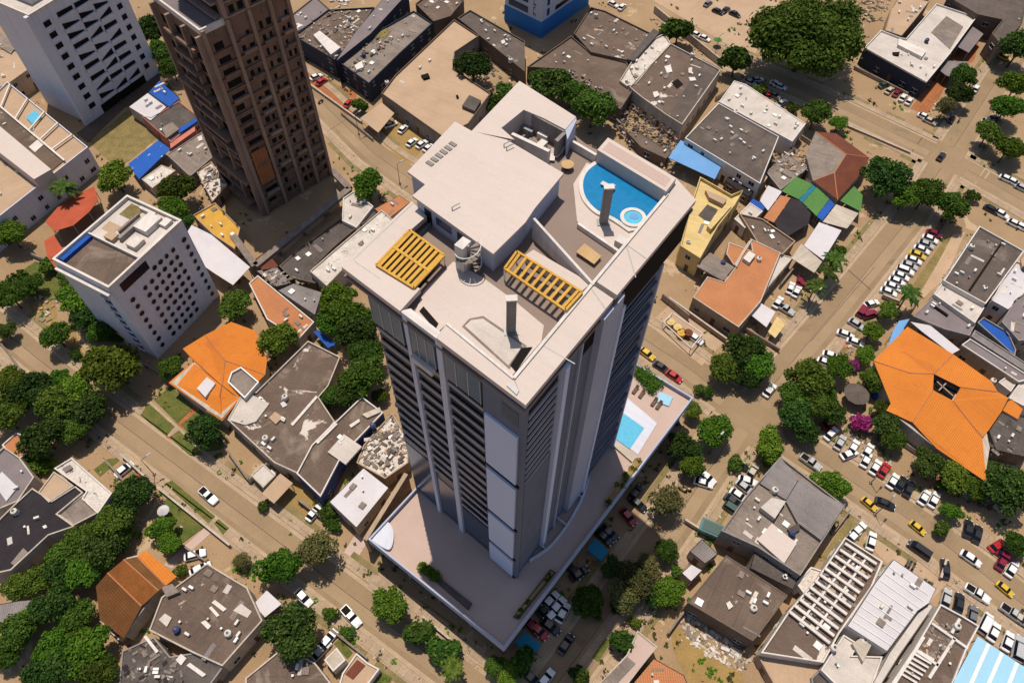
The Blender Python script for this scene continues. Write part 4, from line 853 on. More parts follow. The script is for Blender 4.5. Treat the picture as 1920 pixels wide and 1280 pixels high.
bld('market_hall','brown flat roofed market hall left of the white square roof',BL,'H',[(-100,-60),(30,-30),(213,95),(140,170),(0,100)],4.2,m_memb,m_plastt,'brown market hall')
bld('market_hall','grey patched shed roof by the market stalls',SH,'D',[(50,960),(160,860),(290,930),(190,1010),(130,1060)],3,m_conc,m_plastg,None,par=.1)
# --- right middle
bld('orange_shop','terracotta roofed L shaped house above the small yellow tank frame',H_,'G',[(1010,408),(1090,292),(1185,322),(1245,240),(1195,165),(1210,100),(1340,150),(1330,80),(1500,160),(1390,430),(1265,575)],4.5,m_terra,m_plastt,'terracotta L shaped house',par=.12,cap=m_plast,patches=(([(1290,190),(1325,150),(1360,170),(1325,215)],1.0,m_plastw,'roof_hatch'),([(1030,235),(1105,158),(1240,240),(1175,315)],.3,m_conc,'roof_slab'),([(1320,95),(1345,85),(1290,170),(1255,240),(1240,225)],.5,m_plast,'party_wall')))
bld('shed','long narrow white roofed shed along the terracotta house',SH,'H',[(-60,320),(140,170),(200,185),(20,400),(-40,420)],3.5,m_wroof,m_plast,None,par=.15)
bld('canopy','white awning on the street side of the terracotta house','canopy','G',[(1325,500),(1372,430),(1470,490),(1420,575)],3.2,m_seam,m_plast,'white street awning',post=True)
bld('canopy','yellow awning beside the white street awning','canopy','H',[(60,600),(110,515),(155,560),(100,635)],2.8,m_yellow,m_plast,None,post=True)
bld('hall','brown roofed hall with a white frame in the upper right',BL,'H',[(1040,315),(1240,10),(1490,150),(1275,445)],6.5,m_dkmemb,m_plastw,'brown framed hall',cap=m_plastw,patches=(([(1180,365),(1370,85),(1378,90),(1190,372)],.3,m_dark,'roof_seam'),))
bld('annex','white roofed annex with black scrawl below the brown framed hall',BL,'H',[(985,390),(1035,322),(1270,462),(1215,552)],5.5,m_wroof,m_plastw,None,par=.25)
bld('annex','mauve flat roofed annex with one green plant on it',BL,'H',[(868,512),(982,402),(1218,558),(1185,622),(1045,585)],4.6,m_mauve,m_plastg,'mauve annex',par=.2,patches=(([(968,448),(975,440),(1068,505),(1060,512)],.4,m_dark,'roof_slot'),))
bld('canopy','curved white canopy edge behind the big orange roof','canopy','H',[(855,545),(965,565),(1130,700),(1085,725),(920,600)],4,m_seam,m_plastw,None,post=True)
bld('house','white roofed house at the right edge beside the brown framed hall',H_,'H',[(1310,425),(1430,200),(1540,230),(1540,330),(1400,475)],6,m_seam,m_plastw,'white edge house',patches=(([(1470,200),(1500,160),(1520,230),(1480,240)],.8,m_tan,'roof_house'),))
bld('house','blue flat roofed house at the right edge',H_,'H',[(1228,548),(1262,518),(1400,600),(1445,700),(1438,735)],5,m_blue,m_plastg,'blue edge house',par=.35,cap=m_plastg)
bld('house','lavender flat roofed house at the right edge',H_,'H',[(1365,545),(1440,420),(1560,340),(1560,640),(1460,650)],6,m_mauve,m_plastg,None,par=.3)
bld('row_house','long mauve pink row house roof above the big orange roof',H_,'H',[(1140,672),(1188,638),(1540,860),(1460,880)],4.6,m_mauve,m_plastt,'long mauve row house',par=.3,cap=m_plastw)
bld('row_house','grey blue row house roof beside the long mauve one',H_,'H',[(1195,625),(1215,590),(1540,800),(1540,850)],5,m_gray,m_plastg,None,par=.2)
bld('shed','white cubic shed between the mauve row house and orange roof',SH,'H',[(1345,880),(1395,845),(1445,890),(1415,935)],3.6,m_wroof,m_plastw,None,par=.2)
bld('shed','white roofed shed at the right edge by the small orange roof',SH,'H',[(1405,970),(1460,890),(1540,850),(1540,1020),(1480,1010)],3.8,m_wroof,m_plastw,None,par=.2)
bld('house','brown rounded thatch roof house at the right edge',H_,'H',[(1290,1150),(1360,1050),(1500,1080),(1560,1180),(1500,1300),(1330,1260)],3.6,m_dkconc,m_plastbr,None,par=0)
t=faces_house('restaurant','big bright orange tiled hip roof with a dark square opening','big orange roof','H',[(648,762),(838,572),(1090,725),(1310,880),(1335,930),(1398,968),(1362,1045),(1290,1150),(1310,1250),(1280,1440),(1000,1260),(720,1040),(745,1000)],5,[
 ([(648,762,5),(838,572,5),(1092,725,5),(985,835,6.9),(850,830,6.7)],m_orange,A_),
 ([(1092,725,5),(1310,880,5),(1340,935,5),(1135,910,6.9),(985,835,6.9)],m_orange,A_),
 ([(648,762,5),(850,830,6.7),(985,835,6.9),(980,925,6.9),(865,1105,5.8),(720,1040,5),(745,1000,5)],m_orange,B_),
 ([(980,925,6.9),(1092,985,6.9),(1255,1190,5.8),(1280,1440,5),(1000,1250,5),(865,1105,5.8)],m_orange,A_),
 ([(1340,935,5),(1400,968,5),(1362,1045,5),(1290,1150,5),(1255,1190,5.8),(1092,985,6.9),(1135,910,6.9)],m_orange,B_)],m_plast)
m=MB(); q=poly(T('H',(985,835),(1135,910),(1092,985),(980,925)),6.7); m.prism(q,5.0,5.12); m.build('courtyard_floor',m_dark,t)
for a,b in (((1000,880),(1090,960)),((1060,880),(1010,930))):
    m=MB(); m.beam(P(*T('H',a)[0],6.0),P(*T('H',b)[0],6.0),.25,.2); m.build('beam',m_plastt,t)
bld('shed','small orange tiled roof right of the big orange one',SH,'H',[(1398,985),(1420,975),(1485,1030),(1455,1092),(1365,1040)],4,m_orange,m_plast,None,par=0)
bld('slide','curved blue and white water chute roof edge behind the big orange roof','chute','H',[(730,680),(755,600),(790,540),(850,528),(830,560),(780,640),(750,688)],4.5,m_lblue,m_plastw,None,post=True)
# --- lower left
t=faces_house('orange_house','orange tiled house with two stepped roofs and a white round pergola','orange tiled house','E',[(1020,695),(1145,618),(1290,545),(1420,595),(1490,760),(1480,840),(1340,975),(1240,1098),(1150,1045),(940,885),(1075,765)],4.2,[
 ([(1020,695,4.2),(1145,618,4.2),(1255,760,5.6),(1240,900,5),(1085,770,4.2)],m_orange,A_),([(1145,618,4.2),(1290,545,4.2),(1425,595,4.2),(1490,760,4.2),(1480,840,4.2),(1255,760,5.6)],m_orange,A_),([(1255,760,5.6),(1480,840,4.2),(1340,975,4.2),(1240,900,5)],m_orange,B_),
 ([(940,885,4.0),(1075,768,4.1),(1235,900,4.9),(1225,960,4.9),(1160,1040,3.9)],m_orange,A_),([(1225,960,4.9),(1235,900,4.9),(1335,978,4.1),(1240,1098,3.9),(1150,1040,3.9)],m_orange,B_)],m_plast)
bld('pergola','white round fronted pergola frame on the edge of the orange tiled house','pergola','E',[(1270,880),(1290,825),(1345,795),(1445,880),(1365,970)],5.6,m_conc,m_plastw,None,par=.5,win=False,door=False,cap=m_wmetal)
m=MB(); q=poly(T('E',(1098,915),(1155,852),(1202,888),(1145,965)),5.2); m.prism(q,4.3,5.2); o_=m.build('skylight',m_seam,t)
bld('house','broad brown flat roofed house in front of the round green tree',H_,'F',[(-160,1090),(-70,930),(0,935),(290,650),(470,740),(405,900),(350,965),(440,1100),(230,1390),(100,1330)],4.5,m_membw,m_plast,'broad brown roof house',patches=(([(-160,1090),(-65,930),(75,1000),(0,1100),(-60,1120)],.3,m_wroof,'roof_slab'),([(72,1080),(105,1045),(150,1075),(110,1115)],.4,m_tan,'roof_hatch'),([(195,1115),(335,955),(345,965),(205,1125)],.25,m_plastw,'roof_pipe'),([(135,1000),(155,985),(175,1010),(150,1022)],.2,m_plastw,'roof_patch')))
bld('house','brown roofed house with white roof beams beside the tower',H_,'F',[(225,1390),(310,1230),(590,960),(710,1050),(480,1290),(360,1520)],5,m_memb,m_plastb,'white beamed brown house',cap=m_plastw,patches=(([(330,1210),(440,1100),(455,1115),(345,1225)],.4,m_plastw,'roof_beam'),([(400,1270),(490,1170),(590,1240),(500,1340)],.5,m_wroof,'roof_slab'),([(520,1120),(575,1085),(580,1100),(530,1135)],.4,m_plastw,'roof_beam'),([(590,1060),(690,1020),(700,1045),(620,1080)],.5,m_plast,'roof_beam')))
bld('shanty','cluttered beige shanty roofs squeezed against the tower','shanty','F',[(600,1230),(760,1050),(850,1200),(850,1330),(720,1420),(560,1330)],4,m_wrub,m_plastt,'beige shanty',par=.4)
bld('shed','pale grey sheet roofed shed between the brown house and podium',SH,'J',[(408,270),(600,78),(742,190),(560,415)],4,m_seam,m_plast,'pale sheet roofed shed',par=.0)
bld('canopy','tan driveway canopy in front of the broad brown roof','canopy','J',[(33,222),(135,110),(206,165),(100,278)],3,m_tan,m_plastt,'tan driveway canopy',post=True)
bld('house','black roofed house at the left edge',H_,'I',[(-80,440),(60,300),(180,190),(290,262),(420,180),(465,215),(320,335),(415,405),(270,455),(60,650),(-80,680)],5,m_black,m_plast,'black roofed house',par=.3,patches=(([(60,610),(130,525),(160,555),(85,630)],.15,m_conc,'roof_slab'),([(235,405),(255,395),(262,410),(245,418)],.3,m_plastw,'roof_vent')))
bld('house','white flaking roof strip along the black roofed house',H_,'I',[(300,82),(400,22),(625,220),(545,335),(455,250),(480,210)],5.2,m_wrub,m_plastw,'flaking white strip',par=.3,patches=(([(345,85),(390,60),(405,80),(365,105)],.3,m_mauve,'roof_slab'),))
bld('house','beige roofed wing between the black roof and the flaking white strip',H_,'I',[(212,215),(300,98),(412,178),(272,272)],5.1,m_tan,m_plast,None,par=.2)
bld('house','grey brown roofed wing in front of the flaking white strip',H_,'I',[(318,338),(470,222),(542,332),(408,402)],4.6,m_conc,m_plast,None,par=.15)
bld('house','mauve grey roofed house with a pale slab at the left edge',H_,'I',[(-80,60),(20,-40),(110,20),(190,130),(100,265),(-60,330)],4.6,m_mauve,m_plast,'mauve grey house',patches=(([(-40,160),(10,100),(98,185),(35,265)],.3,m_seam,'roof_slab'),))
bld('shed','small white walled tiled shed among the left trees',SH,'E',[(10,1230),(90,1160),(165,1190),(150,1275),(80,1330)],3.2,m_terra,m_plastw,None,par=.3,cap=m_plastw)
t=faces_house('brown_house','tiled gable roof house, one slope dark brown and one bright orange, among trees','brown and orange gable','I',[(540,735),(700,570),(810,540),(985,685),(910,740),(692,1032),(560,930)],4,[
 ([(535,740,4),(600,665,4.6),(790,850,4.6),(692,1032,4),(558,930,4)],m_brown,B_),([(600,665,4.6),(690,590,5.6),(885,765,5.6),(790,850,4.6)],M('worn_orange_tile',(.30,.10,.02),(.2,.07,.016),.4,fine=.3,pat='tile',ps=.85),A_),
 ([(690,590,5.6),(765,575,4.8),(925,735,4.8),(885,765,5.6)],M('mossy_tile',(.2,.085,.025),(.13,.06,.02),.5,fine=.3,pat='tile',ps=.85),A_),([(765,575,4.8),(812,540,4.4),(987,685,4.2),(925,735,4.8)],m_orange,A_)],m_plast)
bld('house','wide grey brown roofed house beside the brown and orange gable',H_,'I',[(900,800),(1155,610),(1380,745),(1465,930),(1240,1185),(1075,1110),(830,985)],4.6,m_memb,m_plast,'wide grey brown house',par=.25,patches=(([(885,925),(920,890),(958,915),(930,965)],.3,m_wroof,'roof_hatch'),([(1120,940),(1145,928),(1178,960),(1160,980)],.3,m_plastw,'roof_vent'),([(1180,830),(1200,815),(1265,865),(1245,880)],.25,m_plastw,'roof_slab'),([(1165,860),(1180,850),(1225,900),(1210,910)],.2,m_plastw,'roof_slab'),([(900,745),(960,725),(1000,770),(930,800)],.8,m_conc,'roof_house'),([(1300,875),(1345,835),(1405,880),(1380,915)],.12,m_wroof,'roof_patch')))
bld('house','ruined dark grey roofed house at the bottom left',H_,'I',[(680,1100),(860,1020),(950,1130),(1080,1110),(1245,1190),(1150,1320),(660,1320)],3.8,m_dkconc,m_plastg,'ruined grey house',par=.2,patches=(([(980,1150),(1010,1115),(1040,1140),(1010,1180)],.3,m_plastw,'roof_hatch'),([(800,1020),(815,1012),(885,1100),(870,1112)],.3,m_plastw,'roof_beam'),([(1040,1180),(1060,1165),(1150,1230),(1130,1245)],.3,m_plastw,'roof_slab')))
bld('house','brown flat roofed house at the bottom centre by the round dark tree',H_,'J',[(-60,1250),(150,1080),(330,1165),(420,1280),(250,1340),(-60,1340)],4.2,m_memb,m_plast,'bottom brown house',par=.25,cap=m_plast)
bld('canopy','small white canopy left of the round dark tree','canopy','J',[(-15,840),(60,762),(142,838),(50,912)],3,m_seam,m_plast,None,post=True)
bld('house','white walled forecourt house with a rusty planter roof at the bottom',H_,'J',[(480,1225),(560,1110),(625,1165),(690,1200),(600,1320),(460,1300)],2.2,m_tan,m_plastw,'white walled forecourt',par=.3,win=False,patches=(([(497,1228),(565,1148),(610,1180),(540,1258)],.15,m_rust,'planter'),))
bld('house','pale low house left of the forecourt at the bottom edge',H_,'J',[(380,1150),(450,1080),(500,1150),(430,1215)],2.6,m_plast,m_plastw,None,par=.1,win=False)
# --- lower right
bld('salmon_house','salmon tiled roof house at the bottom centre right',H_,'K',[(665,1290),(790,1140),(960,1235),(1000,1330),(700,1340)],4.2,m_terra,m_plast,'salmon roof house',par=.0)
bld('house','pale concrete roofed house with a pink terrace beside the salmon roof',H_,'K',[(440,1330),(640,1120),(700,985),(812,1075),(720,1190),(620,1320)],4.0,m_pink,m_plast,'pale terrace house',par=.2,patches=(([(480,1300),(640,1130),(690,1170),(560,1310)],.1,m_conc,'roof_slab'),))
bld('shed','grey lean-to roof by the street in front of the dumpster',SH,'K',[(990,545),(1060,475),(1150,560),(1078,615)],3,m_gray,m_plast,None,par=0)
bld('shed','white roofed kiosk by the brown gabled house',SH,'K',[(945,665),(1000,615),(1065,650),(1000,715)],2.8,m_seam,m_plast,None,par=0)
bld('house','grey brown roofed house beside the debris strewn yellow yard',H_,'K',[(980,830),(1195,565),(1540,790),(1385,1000),(1345,1045)],5.6,m_memb,m_plastbr,'house by the debris yard',par=.1,patches=(([(1195,835),(1215,820),(1235,850),(1210,870)],.4,m_plastw,'roof_vent'),))
bld('complex','grey walled building with pale corrugated roofs and white boxes',BL,'L',[(-200,430),(-60,230),(130,15),(490,292),(240,680),(0,520)],6.5,m_conc,m_plastg,'corrugated roof building',patches=(([(15,165),(130,22),(232,140),(160,258)],.5,m_gray,'corrugated_roof'),([(160,265),(236,142),(488,292),(355,482),(225,385)],.8,m_gray,'corrugated_roof'),([(18,300),(80,245),(160,265),(98,362)],1.4,m_wroof,'roof_house'),([(0,480),(82,388),(220,500),(150,612)],.6,m_cream,'cream_slab'),([(170,420),(230,385),(240,420),(190,460)],.7,m_dkconc,'roof_house')))
bld('frame_house','roofless house with rows of white concrete beams',BL,'L',[(20,1110),(180,870),(330,700),(490,465),(700,600),(640,745),(460,1000),(370,1165)],5,m_membw,m_plastw,'white beam frame house',par=.5,cap=m_plastw)
bt=bpy.data.objects['frame_house']
def tp(k,x,y,z): return P(*T(k,(x,y))[0],z)
for k in range(12):
    f=k/11; a=tp('L',490-310*f,500+380*f,5.3).lerp(tp('L',490-310*f,500+380*f,5.3),0); b=tp('L',665-260*f,615+440*f,5.3)
    m=MB(); m.beam(a-Vector((0,0,.4)),b-Vector((0,0,.4)),.5,.45); m.build('beam',m_plastw,bt)
for (a,b) in (((560,540),(240,940)),((610,580),(330,980))):
    m=MB(); m.beam(tp('L',*a,5.1)-Vector((0,0,.5)),tp('L',*b,5.1)-Vector((0,0,.5)),.35,.4); m.build('beam',m_plastw,bt)
t=bld('hall','white standing seam metal roof hall',BL,'L',[(500,960),(660,715),(760,588),(1000,752),(960,835),(895,880),(725,1105)],6,m_seam,m_plastw,'white seamed hall',par=.0,cap=m_plastw)
for k in range(9):
    f=(k+.6)/9.6; a=tp('L',512+250*f,950-355*f,6.02); b=tp('L',730+250*f,1090-335*f,6.02); m=MB(); m.beam(a,b,.12,.12); m.build('roof_seam',m_wmetal,t)
bld('wall_strip','white side passage wall right of the seamed hall','wall','L',[(735,1110),(900,880),(960,835),(985,850),(790,1130),(690,1290),(640,1290)],5,m_wroof,m_plastw,None,par=0,win=False,door=False)
bld('house','cream roofed house below the white seamed hall',H_,'L',[(355,1205),(482,1008),(565,1060),(530,1125),(700,1130),(640,1300),(470,1320)],4.6,m_wroof,m_plastw,'cream low house',par=.3,patches=(([(530,1060),(600,1010),(640,1060),(590,1160)],.9,m_plast,'roof_house'),))
t=bld('market_house','brown roofed house divided by white roof walls at the bottom right',H_,'L',[(735,1300),(880,1080),(1022,838),(1140,900),(1240,960),(1170,1090),(1090,1290)],5,m_memb,m_plastw,'divided brown house',par=.45,cap=m_plastw)
for a,b in (((975,945),(1175,1085)),((1100,1030),(960,1250)),((1130,920),(1085,1000)),((890,1100),(1010,1180)),((930,1020),(760,1290))):
    m=MB(); m.beam(tp('L',*a,5)-Vector((0,0,.5)),tp('L',*b,5)-Vector((0,0,.5)),.45,.55); m.build('roof_wall',m_plastw,t)
for k in range(7):
    f=k/6; m=MB(); m.beam(tp('L',880-90*f,1090+130*f,4.8),tp('L',985-95*f,1150+130*f,4.8),.35,.15); m.build('roof_slat',m_plastw,t)
t=bld('canopy','pale blue roof with white stripes in the bottom right corner','canopy','L',[(1085,1290),(1230,1018),(1500,1195),(1520,1340)],5,m_paleblue,m_plastw,'pale blue striped roof',post=True)
for a,b in (((1290,1062),(1180,1310)),((1365,1110),(1270,1330)),((1450,1165),(1390,1320))):
    m=MB(); m.beam(tp('L',*a,5.01),tp('L',*b,5.01),.55,.03); m.build('stripe',m_wmetal,t)
bld('shed','salmon brown wall shed at the bottom left corner of the white framed house',SH,'L',[(0,1120),(30,1110),(370,1170),(330,1300),(100,1300)],3,m_tan,m_plastt,None,par=.3)
bld('shed','dark grey roofed shed at the bottom edge, right of the tan one',SH,'L',[(300,1250),(350,1200),(430,1270),(400,1320),(310,1320)],3.4,m_dkconc,m_plastg,None,par=.2,door=False)
bld('alley_roof','grey tarred roof between the corrugated building and the brown house',SH,'L',[(-10,520),(230,690),(200,760),(-40,640)],4.4,m_dkconc,m_plastg,None,par=0,win=False,door=False)
bld('gate_house','white gate house between two beam framed roofs',SH,'L',[(215,720),(300,630),(390,660),(290,820)],3.6,m_wrub,m_plastw,None,par=.3)
bld('canopy','blue tarpaulin shade beside the podium shops','canopy','K',[(420,535),(462,470),(540,540),(500,600)],2.6,m_teal,m_blue,'blue podium tarpaulin',post=True)
bld('canopy','blue tarpaulin shade at the podium corner by the bottom edge','canopy','K',[(15,1050),(70,990),(165,1065),(100,1140)],2.4,m_teal,m_blue,'lower blue tarpaulin',post=True)
bld('shed','lilac white flat shed between the yellow walled house and the market',SH,'C',[(1240,1220),(1330,1130),(1400,1178),(1300,1272)],3.4,m_wroof,m_plastw,None,par=.15)
bld('shed','blue sheet lean-to beside the lilac white flat shed',SH,'C',[(1318,1132),(1345,1105),(1420,1150),(1392,1192)],3.0,m_blue,m_plast,None,par=0,win=False,door=False)
bld('shed','black cluttered lean-to in front of the dark grey hall',SH,'C',[(1190,1010),(1230,960),(1370,1050),(1320,1100)],2.8,m_black,m_plastbr,None,par=0,door=False)
bld('shed','tan lean-to behind the row of white market roofs',SH,'D',[(-60,1000),(20,930),(60,990),(0,1070)],3,m_tan,m_plastt,None,par=0,door=False)
bld('garage','pale flat garage roof by the left street driveway','garage','J',[(-30,120),(40,55),(110,120),(40,190)],2.8,m_wroof,m_plast,None,par=.15)
bld('shed','rusty red lean-to behind the terracotta brown house',SH,'F',[(-10,200),(60,150),(130,235),(40,270)],2.8,m_rust,m_plastbr,None,par=0,door=False)
bld('house','mauve roofed house among the trees at the left edge',H_,'I',[(-60,850),(100,820),(220,810),(150,890),(40,950),(-60,930)],3.4,m_gray,m_plast,None,par=0)
bld('house','tan roofed house beside the hip roofed house and great trees',H_,'D',[(500,1280),(560,1200),(640,1260),(600,1330)],3.2,m_tan,m_plast,None,par=.2) if False else None
for (a,b,h,mt,ds) in (((205,870),(262,935),1.4,m_plast,'cream boundary wall'),((395,790),(425,835),1.6,m_plast,'cream boundary wall'),((430,850),(470,905),1.5,m_plastw,'white boundary wall'),((470,905),(520,860),1.5,m_plastw,'white boundary wall'),((560,940),(620,985),1.4,m_plastt,'tan boundary wall'),((330,1015),(390,1055),1.2,m_plast,'cream boundary wall'),((500,1110),(540,1145),1.2,m_plastw,'white boundary wall'),((620,1180),(690,1235),1.0,m_plastw,'white boundary wall'),
 ((1240,560),(1290,600),1.8,m_plastt,'tan boundary wall'),((1395,620),(1460,660),1.2,m_plastt,'tan boundary wall'),((1460,540),(1500,490),1.4,m_plast,'cream boundary wall'),((1720,560),(1690,610),1.4,m_plastw,'white boundary wall'),((1625,700),(1610,760),1.2,m_plast,'cream boundary wall'),((1640,800),(1760,880),1.2,m_plast,'cream boundary wall'),((1590,960),(1560,1000),1.2,m_plastt,'tan boundary wall'),((1440,1170),(1390,1225),1.6,m_plastt,'tan boundary wall'),
 ((1290,1135),(1250,1190),1.4,m_plast,'cream boundary wall'),((150,520),(60,480),1.2,m_plast,'cream boundary wall'),((0,640),(60,720),1.0,m_plastt,'tan boundary wall'),((230,660),(300,700),1.4,m_plast,'cream boundary wall'),((1600,130),(1700,180),1.0,m_plastt,'tan boundary wall'),((1340,190),(1400,150),1.4,m_plast,'cream boundary wall'),((1500,260),(1560,300),1.2,m_plast,'cream boundary wall'),((1800,380),(1760,440),1.0,m_plastt,'tan boundary wall'),((640,215),(700,265),.8,m_plast,'cream boundary wall')):
    p_=P(*a);q_=P(*b); t=thing('garden_wall',(p_+q_)/2,None,'wall'); m=MB(); m.beam(p_,q_,.22,h); m.build('wall_body',mt,t); m=MB(); m.beam(p_+Vector((0,0,h)),q_+Vector((0,0,h)),.34,.1); m.build('coping',m_conc,t); auto(t,ds,'wall',(a[0]+b[0])/2,(a[1]+b[1])/2)
# dividing walls and fences
def wall(a,b,h,mat,label,th=.25,nm='garden_wall',cat='wall'):
    p=P(*a);q=P(*b); o=(p+q)/2; t=thing(nm,o,label,cat); m=MB(); m.beam(p,q,th,h); m.build('wall_body',mat,t); m=MB(); m.beam(p+Vector((0,0,h)),q+Vector((0,0,h)),th+.12,.1); m.build('coping',m_plast,t)
def wt(k,a,b,*r,**kw): wall(*T(k,a,b),*r,**kw)
wt('I',(690,20),(870,190),1.6,m_plastw,'white garden wall beside the two parked cars on the left street'); wt('I',(890,200),(1290,520),1.0,m_plast,'low cream wall edging the long lawn on the left street')
wt('I',(590,945),(690,1050),1.8,m_plast,'cream yard wall at the lower end of the brown and orange gable'); wt('I',(690,1045),(790,950),1.8,m_plast,'cream wall between the gable house and the grey brown roof')
wt('J',(930,915),(1100,1055),1.0,m_plastbr,'dark low wall beside the row of palms'); wt('G',(870,430),(1190,660),1.4,m_plastt,'tan yard wall in front of the terracotta house')
wt('D',(500,710),(850,860),.6,m_plastt,'low tan street wall along the hip roofed house'); wt('B',(300,480),(590,690),.8,m_plast,'cream forecourt wall along the street with red cars')
wt('K',(960,380),(1040,430),1.2,m_plast,'short cream wall by the teal dumpster'); wt('L',(1040,600),(1010,700),1.0,m_plastt,'short tan wall by the white car on the avenue')
wt('C',(790,70),(1170,380),2.2,m_plast,'long cream boundary wall behind the square debris roof'); wt('A',(20,-10),(270,480),0.9,m_plastt,'tan boundary wall left of the pale slab block') if False else None
wt('L',(960,830),(740,1110),2.0,m_plast,'cream yard wall beside the divided brown house') if False else None
wt('H',(690,410),(790,450),1.2,m_plast,'short cream wall between the car park and the maroon cars')
# ------------------------------------------------------------------ trees
def leafmesh(name,blobs,n,size,mat,rd,droop=0):
    v=[];f=[]
    tot=sum(b[3]**2 for b in blobs)
    for bx,by,bz,br in blobs:
        for _ in range(int(n*br*br/tot)):
            while True:
                d=Vector((rd.gauss(0,1),rd.gauss(0,1),rd.gauss(0,1)))
                if d.length>.1: d.normalize(); 
                if d.z>-.55: break
            r=br*(1-.45*rd.random()**2.2)*(1+.12*rd.gauss(0,1)); c=Vector((bx,by,bz))+Vector((d.x*r,d.y*r,d.z*r*.85))
            nrm=(d*.9+Vector((rd.gauss(0,.5),rd.gauss(0,.5),rd.gauss(.3,.5)))).normalized(); a=nrm.orthogonal().normalized(); a.rotate(Matrix.Rotation(rd.random()*6.28,3,nrm)); b=nrm.cross(a)
            s=size*rd.uniform(.6,1.35); k=len(v)
            v+= [c-a*s, c+b*s*.62+nrm*s*.12, c+a*s-nrm*s*.25, c-b*s*.62+nrm*s*.12]; f.append((k,k+1,k+2,k+3))
    me=bpy.data.meshes.new(name); me.from_pydata([q[:] for q in v],[],f); me.materials.append(mat); me.update(); return me
def trunkmesh(h,r,blobs,mat,rd):
    m=MB(); top=Vector((rd.uniform(-.2,.2),rd.uniform(-.2,.2),h*.55)); m.tube((0,0,-.05),top,r,r*.7,8)
    for b in blobs[:9]: m.tube(top-Vector((0,0,.1)),Vector(b[:3])*.9+Vector((0,0,.1*b[2])) if False else Vector(b[:3]),r*.5,r*.12,6)
    me=bpy.data.meshes.new('trunk'); me.from_pydata([q[:] for q in m.v],[],m.f); me.materials.append(mat); me.update(); return me
PR={}
def proto(kind,seed,R_,H_t,nb,nleaf,size,mat,flat=.75,bark=None,sub=.42):
    rd=random.Random(seed); bl=[(0,0,H_t,R_*.42)]; ax=rd.uniform(.72,1.0)
    for i in range(nb):
        a=i*2.399+rd.uniform(-.4,.4); rr=R_*.74*math.sqrt((i+.6)/nb)*rd.uniform(.82,1.12); br=R_*sub*rd.uniform(.5,1.2)
        bl.append((math.cos(a)*rr,math.sin(a)*rr*ax,H_t+(R_*flat*.55)*(1-(rr/R_)**2)*rd.uniform(.5,1.2)-R_*.12*rd.random(),br))
    PR.setdefault(kind,[]).append((leafmesh(kind+'_crown',bl,nleaf,size,mat,rd),trunkmesh(H_t,.035*R_+.1,bl[1:],bark or m_bark,rd),R_*1.0,H_t))
for s,(lf,nb_,sb) in enumerate(((lf_green,26,.30),(lf_dark,22,.33),(lf_green,30,.27),(lf_bright,24,.31),(lf_dark,28,.28),(lf_green,20,.36))): proto('tree',11+s,4.6,4.6,nb_,5600,.29,lf,flat=.8,sub=sb)
for s,(lf,nb_,sb) in enumerate(((lf_bright,22,.32),(lf_yel,26,.29),(lf_bright,28,.27),(lf_bright,18,.37))): proto('bright',31+s,4.6,4.4,nb_,5600,.29,lf,flat=.8,sub=sb)
for s in range(2): proto('olive',41+s,4.0,4.6,12,3600,.26,lf_olive,flat=1.1)
for s in range(1): proto('great',51,14.5,8.5,44,30000,.45,lf_green,flat=.5,sub=.24)
for s in range(3): proto('bush',61+s,1.8,1.2,6,900,.22,lf_green)
proto('magenta',71,2.4,1.5,8,1700,.2,lf_mag); proto('spiky',81,3.2,3.2,9,1500,.5,lf_palm); proto('spiky',82,3.2,3.2,9,1500,.5,lf_palm)
def palm_proto(seed):
    rd=random.Random(seed); h=5.5; v=[];f=[]
    for k in range(20):
        a=k*2.399; el=R(rd.uniform(5,60)); L=rd.uniform(2.3,3.1); n=7; pr=None
        for i in range(n+1):
            t=i/n; r=L*t; z=h+math.sin(el)*r-.42*r*r*.55; c=Vector((math.cos(a)*r*math.cos(el*.7),math.sin(a)*r*math.cos(el*.7),z)); s=Vector((-math.sin(a),math.cos(a),0)); wd=.62*math.sin(math.pi*min(1,.12+t*.86))
            if pr:
                for sg in (1,-1):
                    b=len(v); v+= [pr[0],pr[0]+s*sg*pr[1]*.9-Vector((0,0,.22*pr[1])),c+s*sg*wd*.45-Vector((0,0,.2*wd)),c]; f.append((b,b+1,b+2,b+3) if sg<0 else (b+3,b+2,b+1,b))
            pr=(c,wd)
    me=bpy.data.meshes.new('palm_crown'); me.from_pydata([q[:] for q in v],[],f); me.materials.append(lf_palm); me.update()
    m=MB(); m.tube((0,0,-.05),(.15,.1,h*.5),.2,.15,8); m.tube((.15,.1,h*.5),(0,0,h),.15,.11,8)
    tm=bpy.data.meshes.new('trunk'); tm.from_pydata([q[:] for q in m.v],[],m.f); tm.materials.append(m_trunk_pale); tm.update()
    PR.setdefault('palm',[]).append((me,tm,2.7,h))
palm_proto(5); palm_proto(6)
KN={'tree':('leafy_tree','green broad tree','tree'),'bright':('leafy_tree','bright green rounded tree','tree'),'olive':('olive_tree','olive green thin leaved tree','tree'),'great':('great_tree','huge dark green spreading tree','tree'),
 'bush':('bush','low green bush','bush'),'magenta':('flowering_bush','magenta flowering bush','bush'),'spiky':('big_leaf_tree','spiky big leaved tree','tree'),'palm':('palm_tree','feathery palm','palm')}
nt_=[0]
